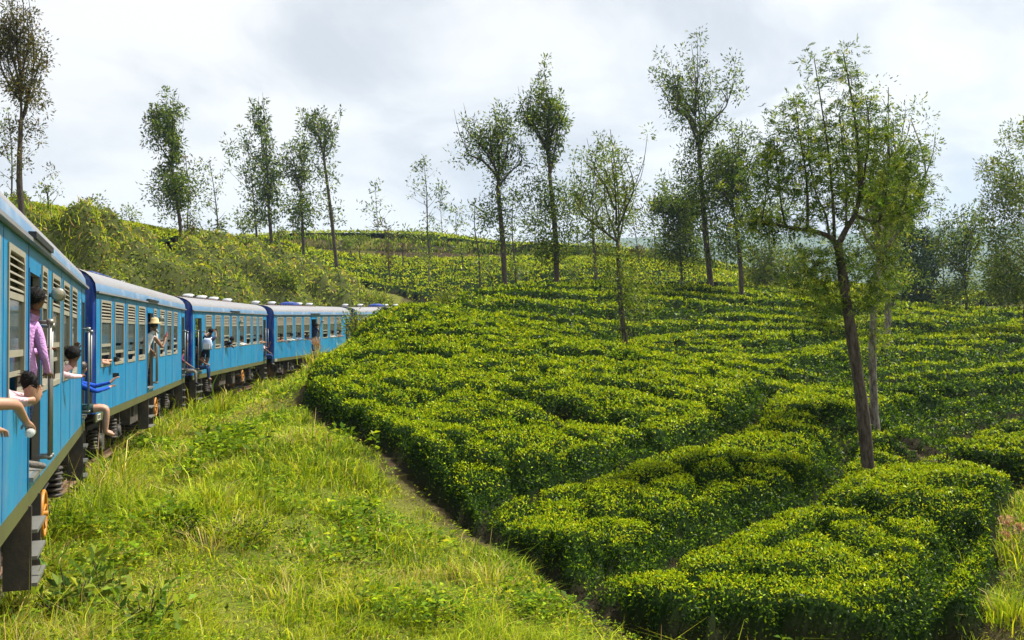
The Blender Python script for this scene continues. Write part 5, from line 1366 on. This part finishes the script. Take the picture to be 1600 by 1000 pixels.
def person(label, car, J, fwd, shirt='white', legs='navy', skin='tan', hair='black', sleeves='long', shorts=False, shoes=None, fingers=True, group='train passengers'):
    """J: joints in the coach's own axes; fwd: where the face looks"""
    J = {k: np.array(v, float) for k, v in J.items()}
    f = np.array(fwd, float); f /= np.linalg.norm(f); upv = np.array([0, 0, 1.0])
    h = J['head']; nk = h - upv * .16 - f * .02
    J.setdefault('neck', nk); J['crown'] = h + upv * .06 - f * .03; J['chin'] = h - upv * .085 + f * .06
    names = [k for k in J]; vid = {k: i for i, k in enumerate(names)}
    V = [J[k] for k in names]; R = [RAD.get(k, (.03, .03)) for k in names]; E = []; reg = []
    def region(a, b_):
        if b_ in ('neck', 'head', 'crown', 'chin'): return 0 if b_ != 'neck' else 1
        if b_[:2] in ('sh',): return 1
        if b_[:2] == 'el': return 1 if sleeves in ('long', 'short') else 0
        if b_[:2] == 'wr': return 1 if sleeves == 'long' else 0
        if b_[:2] == 'ha': return 0
        if b_[:2] in ('hp', 'kn'): return 2
        if b_[:2] == 'an': return 0 if shorts else 2
        if b_[:2] == 'to': return 3 if shoes else 0
        return 1 if b_ in ('chest',) else (1 if b_ == 'spine' else 2)
    for a, b_ in BONES:
        if a in vid and b_ in vid: E.append((vid[a], vid[b_])); reg.append(region(a, b_))
    side_ = np.cross(f, upv)
    def extra(root, p, r, rg):
        V.append(np.array(p)); R.append((r, r)); E.append((vid[root] if isinstance(root, str) else root, len(V) - 1)); reg.append(rg); return len(V) - 1
    extra('head', h + f * .118 - upv * .015, .016, 0)
    for s in (-1, 1): extra('head', h + side_ * s * .098 - f * .01, .018, 0)
    if fingers:
        for ha, wr in (('hal', 'wrl'), ('har', 'wrr')):
            if ha not in vid: continue
            d = J[ha] - J[wr]; d /= np.linalg.norm(d) + 1e-9
            sd = np.cross(d, upv); sd = sd / np.linalg.norm(sd) if np.linalg.norm(sd) > .2 else np.array([1., 0, 0]); dn = np.cross(sd, d)
            for k, l_ in ((-1.5, .060), (-.5, .075), (.5, .080), (1.5, .070)):
                a = J[ha] + d * .03 + sd * k * .019; i1 = extra(ha, a, .0095, 0); i2 = extra(i1, a + d * l_ * .55 - dn * .012, .009, 0); extra(i2, a + d * l_ * .8 - dn * .045, .008, 0)
            a = J[ha] - sd * .045 + d * .005; i1 = extra(ha, a, .011, 0); extra(i1, a + d * .045 - sd * .012 - dn * .02, .0095, 0)
    org = V[vid['pelvis']]
    me = bpy.data.meshes.new('body'); me.from_pydata([tuple(v - org) for v in V], E, [])
    ob = mesh_obj('body', me)
    sm = ob.modifiers.new('skin', 'SKIN'); sm.use_smooth_shade = True; sm.branch_smoothing = .6
    for i, sv in enumerate(me.skin_vertices[0].data): sv.radius = R[i]; sv.use_root = (i == vid['pelvis'])
    ss = ob.modifiers.new('sub', 'SUBSURF'); ss.levels = 1; ss.render_levels = 1
    bpy.context.view_layer.update()
    nm = bpy.data.meshes.new_from_object(ob.evaluated_get(bpy.context.evaluated_depsgraph_get()))
    bpy.data.objects.remove(ob); nm.name = 'person_body'
    for mt in (SK[skin], CL[shirt], CL[legs], CL[shoes] if shoes else SK[skin]): nm.materials.append(mt)
    n = len(nm.polygons); cen = np.empty(n * 3, np.float32); nm.polygons.foreach_get('center', cen); cen = cen.reshape(-1, 3)
    best = np.full(n, 9e9); mi = np.zeros(n, int)
    for (i, j), rg in zip(E, reg):
        a = V[i] - org; b_ = V[j] - org; e_ = b_ - a; t_ = np.clip(((cen - a) @ e_) / (e_ @ e_ + 1e-9), 0, 1)
        d = np.linalg.norm(cen - a - t_[:, None] * e_, axis=1) - .6 * (R[i][0] * (1 - t_) + R[j][0] * t_)
        rr = np.full(n, rg)
        if sleeves == 'short' and rg == 1 and i in (vid.get('shl', -1), vid.get('shr', -1)): rr = np.where(t_ > .6, 0, 1)
        if shorts and rg == 2 and i in (vid.get('hpl', -1), vid.get('hpr', -1)): rr = np.where(t_ > .55, 0, 2)
        k = d < best; best[k] = d[k]; mi[k] = rr[k]
    nm.polygons.foreach_set('material_index', mi.astype(np.int32)); nm.polygons.foreach_set('use_smooth', np.ones(n, bool))
    po = mesh_obj('person', nm); po.matrix_world = CARM[car] @ Matrix.Translation(org)
    tag(po, label, 'person', group)
    if hair:
        hm = MB(); nu, nv = 14, 9; VV = []; rr_ = random.Random(int(abs(org[0]) * 50))
        for a in range(nv):
            for b_ in range(nu):
                w = 2 * math.pi * b_ / nu; th = math.pi * (.40 + .34 * (1 - (1 + math.sin(w)) / 2)) * a / (nv - 1); d = side_ * math.cos(w) * math.sin(th) + f * math.sin(w) * math.sin(th) + upv * math.cos(th)
                fr = max(0, d @ f); drop = .0 if d[2] > .25 or fr < .35 else .045
                VV.append(h - org - f * .012 + upv * .022 + d * (np.array([.098, .106, .106])) * (1.0 + rr_.uniform(-.06, .07)) - d * drop)
        hm.add(VV, [(a * nu + b_, a * nu + (b_ + 1) % nu, (a + 1) * nu + (b_ + 1) % nu, (a + 1) * nu + b_) for a in range(nv - 1) for b_ in range(nu)], 0, True)
        ho = hm.build('hair', HAIR[hair], po)
        if car < 2:       # loose locks break the outline
            q_ = np.array(VV)[nu:]; q_ = q_[rng.integers(0, len(q_), 260)] + rng.normal(0, .008, (260, 3)); ax_ = (q_ - (h - org)) ; ax_ /= np.linalg.norm(ax_, axis=1, keepdims=True)
            Vv, Ff, Cc = leaves(q_ - ax_ * .012, ax_ * .5 - f * .55 + rng.normal(0, .45, (260, 3)) + np.array([0, 0, -.5]), ax_, rng.uniform(.018, .042, 260), np.full((260, 3), .012), .3, .05, .2)
            tag(mesh_obj('locks', np_mesh('locks', Vv, Ff, HAIR[hair]), ho), kind='stuff')
    return po
def held(name, label, cat, car, mb, mats, at_):
    o = mb.build(name, mats); o.matrix_world = CARM[car] @ Matrix.Translation(at_); tag(o, label, cat); return o
YS = -HW
def seated(x, dx=.1, out=.30, lean=0.0, tuck=0.0):
    return dict(pelvis=(x, YS + .16, ZF + .13), spine=(x, YS + .15, ZF + .32), chest=(x + lean * .5, YS + .10, ZF + .53), head=(x + lean, YS + .02, ZF + .83),
                hpl=(x - dx, YS + .08, ZF + .11), hpr=(x + dx, YS + .08, ZF + .11), knl=(x - dx * 1.2, YS - out, ZF + .13), knr=(x + dx * 1.2, YS - out, ZF + .13),
                anl=(x - dx * 1.2, YS - out + .02 - tuck, ZF - .30), anr=(x + dx * 1.2, YS - out + .05 - tuck, ZF - .29), tol=(x - dx * 1.3, YS - out - .13, ZF - .36), tor=(x + dx * 1.4, YS - out - .10, ZF - .35),
                shl=(x - .19 + lean * .5, YS + .08, ZF + .56), shr=(x + .19 + lean * .5, YS + .08, ZF + .56))
def inside(x, lean=.08, zup=0.0, fc=1):
    return dict(pelvis=(x, YS + .46, ZF + .50), spine=(x, YS + .40, ZF + .68), chest=(x + .04 * fc, YS + .24, ZF + .88 + zup), head=(x + .12 * fc, YS - lean, ZF + 1.12 + zup),
                hpl=(x - .1, YS + .5, ZF + .48), hpr=(x + .1, YS + .5, ZF + .48), knl=(x - .1, YS + .92, ZF + .47), knr=(x + .1, YS + .92, ZF + .47), anl=(x - .1, YS + .95, ZF + .06), anr=(x + .1, YS + .95, ZF + .06),
                shl=(x - .17, YS + .2, ZF + .90 + zup), shr=(x + .2, YS + .2, ZF + .90 + zup))
def arms(J, el, wl, hl, er, wr, hr):
    J.update(ell=el, wrl=wl, hal=hl, elr=er, wrr=wr, har=hr); return J
Lc = CAR_L
# --- nearest coach
x = Lc * .462
J = dict(pelvis=(x, YS + .12, ZF + .92), spine=(x + .02, YS + .06, ZF + 1.10), chest=(x - .02, YS + .13, ZF + 1.42), head=(x + .02, YS - .01, ZF + 1.74), hpl=(x, YS + .2, ZF + .90), hpr=(x + .05, YS + .05, ZF + .90), knl=(x - .04, YS + .24, ZF + .48), knr=(x + .08, YS + .1, ZF + .48), anl=(x - .06, YS + .26, ZF + .08), anr=(x + .06, YS + .10, ZF + .08), tol=(x + .05, YS + .2, ZF + .03), tor=(x + .10, YS - .12, ZF + .03),
         shl=(x - .08, YS + .29, ZF + 1.52), shr=(x + .02, YS - .01, ZF + 1.49))
arms(J, (x + .22, YS + .10, ZF + 1.2), (x + .40, YS - .06, ZF + 1.22), (x + .47, YS - .10, ZF + 1.24), (x - .02, YS - .10, ZF + 1.14), (x + .12, YS - .12, ZF + .99), (x + .20, YS - .12, ZF + .98))
p1 = person('man in a lilac shirt leaning out of the nearest coach door', 0, J, (.9, -.35, -.05), 'pink', 'navy', 'brown', 'black', 'long', shoes='grey')
x = Lc * .218
J = inside(x, .02, .0); J['head'] = (x + .0, YS + .10, ZF + 1.15)
arms(J, (x - .2, YS - .05, ZF + .86), (x + .05, YS - .14, ZF + .74), (x + .12, YS - .16, ZF + .73), (x + .48, YS - .22, ZF + .88), (x + .90, YS - .24, ZF + .72), (x + .98, YS - .25, ZF + .69))
person('passenger in a patterned red and green top holding a bottle out', 0, J, (.6, -.8, -.1), 'patch', 'navy', 'fair', 'brown', 'short')
bt = MB().lathe((0, 0, 0), [(0, -.10), (.030, -.10), (.034, -.085), (.034, .03), (.026, .06), (.012, .085), (.012, .10), (0, .10)], 'X', 12)
m, t, b = mat('clear_bottle'); b.inputs['Base Color'].default_value = (.62, .66, .62, 1); b.inputs['Roughness'].default_value = .1; b.inputs['Alpha'].default_value = .7
held('bottle', 'clear plastic bottle in the outstretched hand at the left edge', 'bottle', 0, bt, m, (x + 1.03, YS - .26, ZF + .63))
x = Lc * .372
J = inside(x, .13, -.02); J['head'] = (x + .08, YS - .12, ZF + .90); J['chest'] = (x, YS + .16, ZF + .84)
arms(J, (x - .2, YS + .05, ZF + .82), (x - .1, YS - .10, ZF + .80), (x - .05, YS - .16, ZF + .80), (x + .3, YS + .1, ZF + .84), (x + .25, YS - .08, ZF + .81), (x + .2, YS - .13, ZF + .80))
person('dark-haired passenger resting the head on the near window sill', 0, J, (.5, -.6, -.6), 'rose', 'navy', 'fair', 'black', 'long', fingers=False)
x = Lc * .705
J = inside(x, .10); arms(J, (x - .12, YS - .10, ZF + .83), (x + .12, YS - .20, ZF + .82), (x + .19, YS - .21, ZF + .83), (x + .30, YS - .04, ZF + .95), (x + .34, YS - .12, ZF + 1.14), (x + .32, YS - .13, ZF + 1.22))
person('passenger with a pink and white sleeve leaning from the near coach', 0, J, (1, -.1, 0), 'rose', 'navy', 'brown', 'black', 'long')
x = Lc * .962
J = seated(x, .09, .40, .06); arms(J, (x - .1, YS - .22, ZF + .42), (x + .22, YS - .42, ZF + .47), (x + .3, YS - .46, ZF + .50), (x + .28, YS - .2, ZF + .5), (x + .28, YS - .44, ZF + .56), (x + .3, YS - .50, ZF + .62))
person('barefoot passenger in blue seated in the near coach end door', 0, J, (.8, -.6, 0), 'blue', 'teal', 'fair', 'brown', 'long', shorts=True)
cm = MB().cbox((0, 0, 0), (.05, .11, .08)).lathe((.03, 0, 0), [(0, .06), (.03, .06), (.034, 0), (.034, -.01)], 'X', 10)
held('photo_camera', 'black camera raised by the barefoot passenger in blue', 'camera', 0, cm, M['black'], (x + .34, YS - .53, ZF + .69))
# --- second coach
x = Lc * .05
J = inside(x, -.2); arms(J, (x + .0, YS - .10, ZF + .82), (x + .2, YS - .02, ZF + .88), (x + .27, YS - .03, ZF + .89), (x + .3, YS + .06, ZF + .88), (x + .48, YS - .03, ZF + .88), (x + .55, YS - .06, ZF + .88))
person('passenger with a bare elbow at the first window of the second coach', 1, J, (1, -.2, 0), 'black', 'navy', 'fair', 'brown', 'short', fingers=False)
cm = MB().cbox((0, 0, 0), (.16, .07, .10)).lathe((.08, 0, .0), [(.045, 0), (.05, .10), (.048, .12), (0, .12)], 'X', 12)
held('photo_camera', 'black long-lens camera poking from the first window', 'camera', 1, cm, M['black'], (x + .68, YS - .12, ZF + .90))
x = Lc * .468
J = dict(pelvis=(x, YS + .16, ZF + .90), spine=(x, YS + .12, ZF + 1.08), chest=(x, YS + .06, ZF + 1.32), head=(x + .04, YS - .10, ZF + 1.66), hpl=(x, YS + .24, ZF + .88), hpr=(x + .03, YS + .08, ZF + .88), knl=(x, YS + .26, ZF + .46), knr=(x + .04, YS + .12, ZF + .46), anl=(x, YS + .28, ZF + .08), anr=(x + .02, YS + .12, ZF + .08), tol=(x + .1, YS + .2, ZF + .03), tor=(x + .1, YS + .05, ZF + .03), shl=(x - .05, YS + .2, ZF + 1.38), shr=(x + .06, YS - .1, ZF + 1.36))
arms(J, (x + .1, YS + .1, ZF + 1.1), (x + .22, YS - .03, ZF + .95), (x + .26, YS - .05, ZF + .9), (x + .12, YS - .3, ZF + 1.05), (x + .26, YS - .36, ZF + 1.28), (x + .30, YS - .36, ZF + 1.35))
person('straw-hatted passenger filming from the middle door of the second coach', 1, J, (1, -.3, 0), 'white', 'khaki', 'tan', 'brown', 'none', shoes='black')
ht = MB().lathe((0, 0, 0), [(0, .13), (.07, .125), (.11, .09), (.118, .0), (.19, -.025), (.19, -.04), (.115, -.02)], 'Z', 16)
held('straw_hat', 'straw hat on the passenger filming from the middle door', 'hat', 1, ht, plain('straw', (.55, .40, .20), .9, .2, 30), (x + .04, YS - .10, ZF + 1.75))
held('phone', 'red phone held out of the second coach middle door', 'phone', 1, MB().cbox((0, 0, 0), (.10, .016, .13)), plain('phone_red', (.55, .02, .05), .4), (x + .33, YS - .38, ZF + 1.42))
x = Lc * .962
J = seated(x, .10, .42, -.02, .05); arms(J, (x - .15, YS - .12, ZF + .4), (x - .1, YS - .3, ZF + .28), (x - .08, YS - .36, ZF + .24), (x + .3, YS + .0, ZF + .75), (x + .14, YS - .10, ZF + 1.05), (x + .12, YS - .11, ZF + 1.13))
person('passenger in grey trousers and black shoes seated at the second coach end', 1, J, (.4, -.8, 0), 'maroon', 'grey', 'brown', 'black', 'short', shoes='black')
# --- third coach
x = Lc * .055
J = dict(pelvis=(x + .12, YS - .26, ZF + .72), spine=(x + .13, YS - .30, ZF + .90), chest=(x + .16, YS - .36, ZF + 1.16), head=(x + .22, YS - .42, ZF + 1.50), hpl=(x + .10, YS - .16, ZF + .70), hpr=(x + .16, YS - .34, ZF + .70), knl=(x + .04, YS - .12, ZF + .36), knr=(x + .16, YS - .28, ZF + .33), anl=(x + .0, YS - .04, ZF + .08), anr=(x + .12, YS - .12, ZF + .09), tol=(x + .10, YS - .10, ZF + .03), tor=(x + .22, YS - .16, ZF + .04), shl=(x + .1, YS - .18, ZF + 1.24), shr=(x + .2, YS - .54, ZF + 1.22))
arms(J, (x + .35, YS - .2, ZF + 1.36), (x + .62, YS - .36, ZF + 1.52), (x + .70, YS - .40, ZF + 1.54), (x + .45, YS - .56, ZF + 1.30), (x + .66, YS - .50, ZF + 1.46), (x + .72, YS - .47, ZF + 1.50))
person('standing passenger in dark clothes hanging from the third coach door', 2, J, (1, -.1, .1), 'navy', 'black', 'brown', 'black', 'short', shorts=True)
bp_ = MB(); n = 10; V = []
for z, wx, wy in ((0, .07, .13), (.05, .10, .17), (.22, .11, .18), (.36, .09, .16), (.44, .05, .10)):
    for k in range(n): w = 2 * math.pi * k / n; V.append((wx * math.copysign(abs(math.cos(w)) ** .6, math.cos(w)), wy * math.copysign(abs(math.sin(w)) ** .6, math.sin(w)), z))
bp_.add(V, [(i * n + k, i * n + (k + 1) % n, (i + 1) * n + (k + 1) % n, (i + 1) * n + k) for i in range(4) for k in range(n)] + [tuple(range(n - 1, -1, -1)), tuple(range(4 * n, 5 * n))], 0, True)
bk = held('backpack', 'pale blue and white backpack worn by the hanging passenger', 'backpack', 2, bp_, plain('backpack_cloth', (.42, .50, .66), .8, .15, 12), (x - .05, YS - .34, ZF + .80))
for s in (-1, 1): MB().tube([(.06, s * .10, .40), (.18, s * .12, .46), (.28, s * .13, .36), (.24, s * .13, .18), (.08, s * .11, .08)], .02, 6).build('strap', CL['white'], bk)
MB().cbox((-.11, 0, .14), (.05, .24, .20)).build('pocket', plain('backpack_pocket', (.62, .62, .64), .8), bk)
held('photo_camera', 'small camera aimed forward by the hanging passenger', 'camera', 2, MB().cbox((0, 0, 0), (.09, .12, .08)).lathe((.045, 0, 0), [(.03, 0), (.034, .06), (0, .06)], 'X', 10), M['black'], (x + .80, YS - .44, ZF + 1.55))
x = Lc * .052
J = seated(x + .12, .08, .36, .05, .04); arms(J, (x - .1, YS - .1, ZF + .42), (x + .0, YS - .27, ZF + .27), (x + .02, YS - .33, ZF + .24), (x + .35, YS - .1, ZF + .42), (x + .27, YS - .26, ZF + .26), (x + .25, YS - .32, ZF + .24))
J['head'] = (x + .10, YS + .10, ZF + .80)
person('barefoot passenger in jeans seated below the hanging passenger', 2, J, (.3, -.9, -.2), 'black', 'jeans', 'brown', 'black', 'short')
def w8(i): return Lc * (.125 + .1043 * i + .035)
def winp(label, car, x, shirt, skin, lean=.10, arm=.3, sl='long', drop=0.0, fc=1):
    J = inside(x, lean, 0, fc); arms(J, (x - .22 * fc, YS - .02, ZF + .84), (x - .02, YS - .16, ZF + .81), (x + .05 * fc, YS - .19, ZF + .81), (x + .24 * fc, YS - .14, ZF + .84), (x + (.24 + arm * .6) * fc, YS - .2, ZF + .82 - drop), (x + (.24 + arm * .8) * fc, YS - .22, ZF + .80 - drop * 1.4))
    person(label, car, J, (fc, -.25, 0), shirt, 'navy', skin, 'black', sl, fingers=False)
winp('passenger in black leaning from the third window of the third coach', 2, w8(2), 'black', 'brown', .22, .3, 'long', .05)
winp('passenger in white at the fifth window of the third coach', 2, w8(4) - .1, 'white', 'brown', .0, .1)
winp('passenger with a forearm out of the last window, third coach', 2, w8(7), 'khaki', 'tan', -.02, .3, 'short')
x = Lc * .962
J = seated(x, .10, .40, .0, .03); arms(J, (x - .1, YS - .1, ZF + .4), (x + .0, YS - .27, ZF + .27), (x + .02, YS - .33, ZF + .24), (x + .28, YS - .12, ZF + .5), (x + .22, YS - .24, ZF + .7), (x + .2, YS - .26, ZF + .78))
person('passenger in jeans and pink top seated at the third coach end', 2, J, (.3, -.9, 0), 'rose', 'jeans', 'brown', 'black', 'short', shoes='grey')
# --- fourth coach
winp('passenger with a long bare arm hanging from the fourth coach', 3, Lc * .062, 'maroon', 'tan', .06, .35, 'short', .10)
winp('passenger in white at the second window of the fourth coach', 3, Lc * .160, 'white', 'tan', .12, .3)
winp('passenger in light blue at the third window, fourth coach', 3, Lc * .266, 'sky', 'brown', .02, .05)
winp('shaded passenger at the fourth window of the fourth coach', 3, Lc * .366, 'navy', 'brown', -.02, .05)
winp('passenger in white at the window after the fourth coach door', 3, Lc * .712, 'white', 'tan', .06, .1)
winp('passenger with an arm on the farthest visible window sill', 3, Lc * .822, 'khaki', 'tan', .04, .25, 'short')
x = Lc * .465
J = dict(pelvis=(x, YS - .02, ZF + .88), spine=(x, YS - .04, ZF + 1.06), chest=(x, YS - .08, ZF + 1.3), head=(x + .04, YS - .16, ZF + 1.62), hpl=(x, YS + .06, ZF + .86), hpr=(x + .03, YS - .1, ZF + .86), knl=(x, YS + .05, ZF + .46), knr=(x + .06, YS - .16, ZF + .46), anl=(x, YS + .06, ZF + .08), anr=(x + .02, YS - .03, ZF + .08), tol=(x + .1, YS + .0, ZF + .03), tor=(x + .12, YS - .1, ZF + .04), shl=(x - .05, YS + .08, ZF + 1.36), shr=(x + .06, YS - .24, ZF + 1.34))
arms(J, (x + .2, YS + .02, ZF + 1.15), (x + .4, YS - .08, ZF + 1.2), (x + .46, YS - .1, ZF + 1.22), (x + .2, YS - .3, ZF + 1.1), (x + .42, YS - .22, ZF + 1.2), (x + .48, YS - .18, ZF + 1.22))
person('passenger in blue jeans standing in the fourth coach door', 3, J, (1, -.3, 0), 'navy', 'sky', 'brown', 'black', 'short', shoes='grey')
# ------------------------------------------------------------------ mountains and hazy air
def ridge(name, y0, depth, hgt, seed, skew=0.0, base=-30):
    xs = np.linspace(-3800, 3800, 260); ys = np.linspace(0, 1, 26)
    X, T = np.meshgrid(xs, ys)
    prof = .55 + .75 * (fbm(X / 900, X * 0 + seed, seed, 5) - .3) + skew * X / 3800
    Z = base + hgt * prof * np.sin(np.clip(T, 0, 1) * math.pi) ** .8 + hgt * .22 * (fbm(X / 160, T * 5, seed + 3, 5) - .45) * np.sin(T * math.pi)
    Y = y0 + T * depth + 120 * (fbm(X / 500, T * 2, seed + 7, 3) - .5)
    nz = fbm(X / 60, Y / 60, seed + 9, 4)[..., None]
    col = np.array([.035, .06, .02]) * (1 - nz) + np.array([.085, .115, .04]) * nz
    me = np_mesh(name, np.stack([X, Y, Z], -1).reshape(-1, 3), grid_faces(*X.shape), M['mountain'], col.reshape(-1, 3), smooth=True)
    tag(mesh_obj(name, me), kind='structure')
ridge('mountain_range', 900, 700, 95, 5)
ridge('mountain_range', 1900, 1200, 265, 12)
m = bpy.data.materials.new('hazy_air'); m.use_nodes = True; t = m.node_tree; t.nodes.clear()
o_ = N(t, 'ShaderNodeOutputMaterial'); pv = N(t, 'ShaderNodeVolumePrincipled')
pv.inputs['Color'].default_value = (.60, .78, 1.0, 1); pv.inputs['Density'].default_value = .00020; pv.inputs['Anisotropy'].default_value = .2
L(t, pv.outputs[0], o_.inputs['Volume'])
hz = MB().box(-4400, 4400, -420, 3500, -160, 330).build('haze', m)
tag(hz, 'pale blue haze in the air over the valley', kind='stuff')
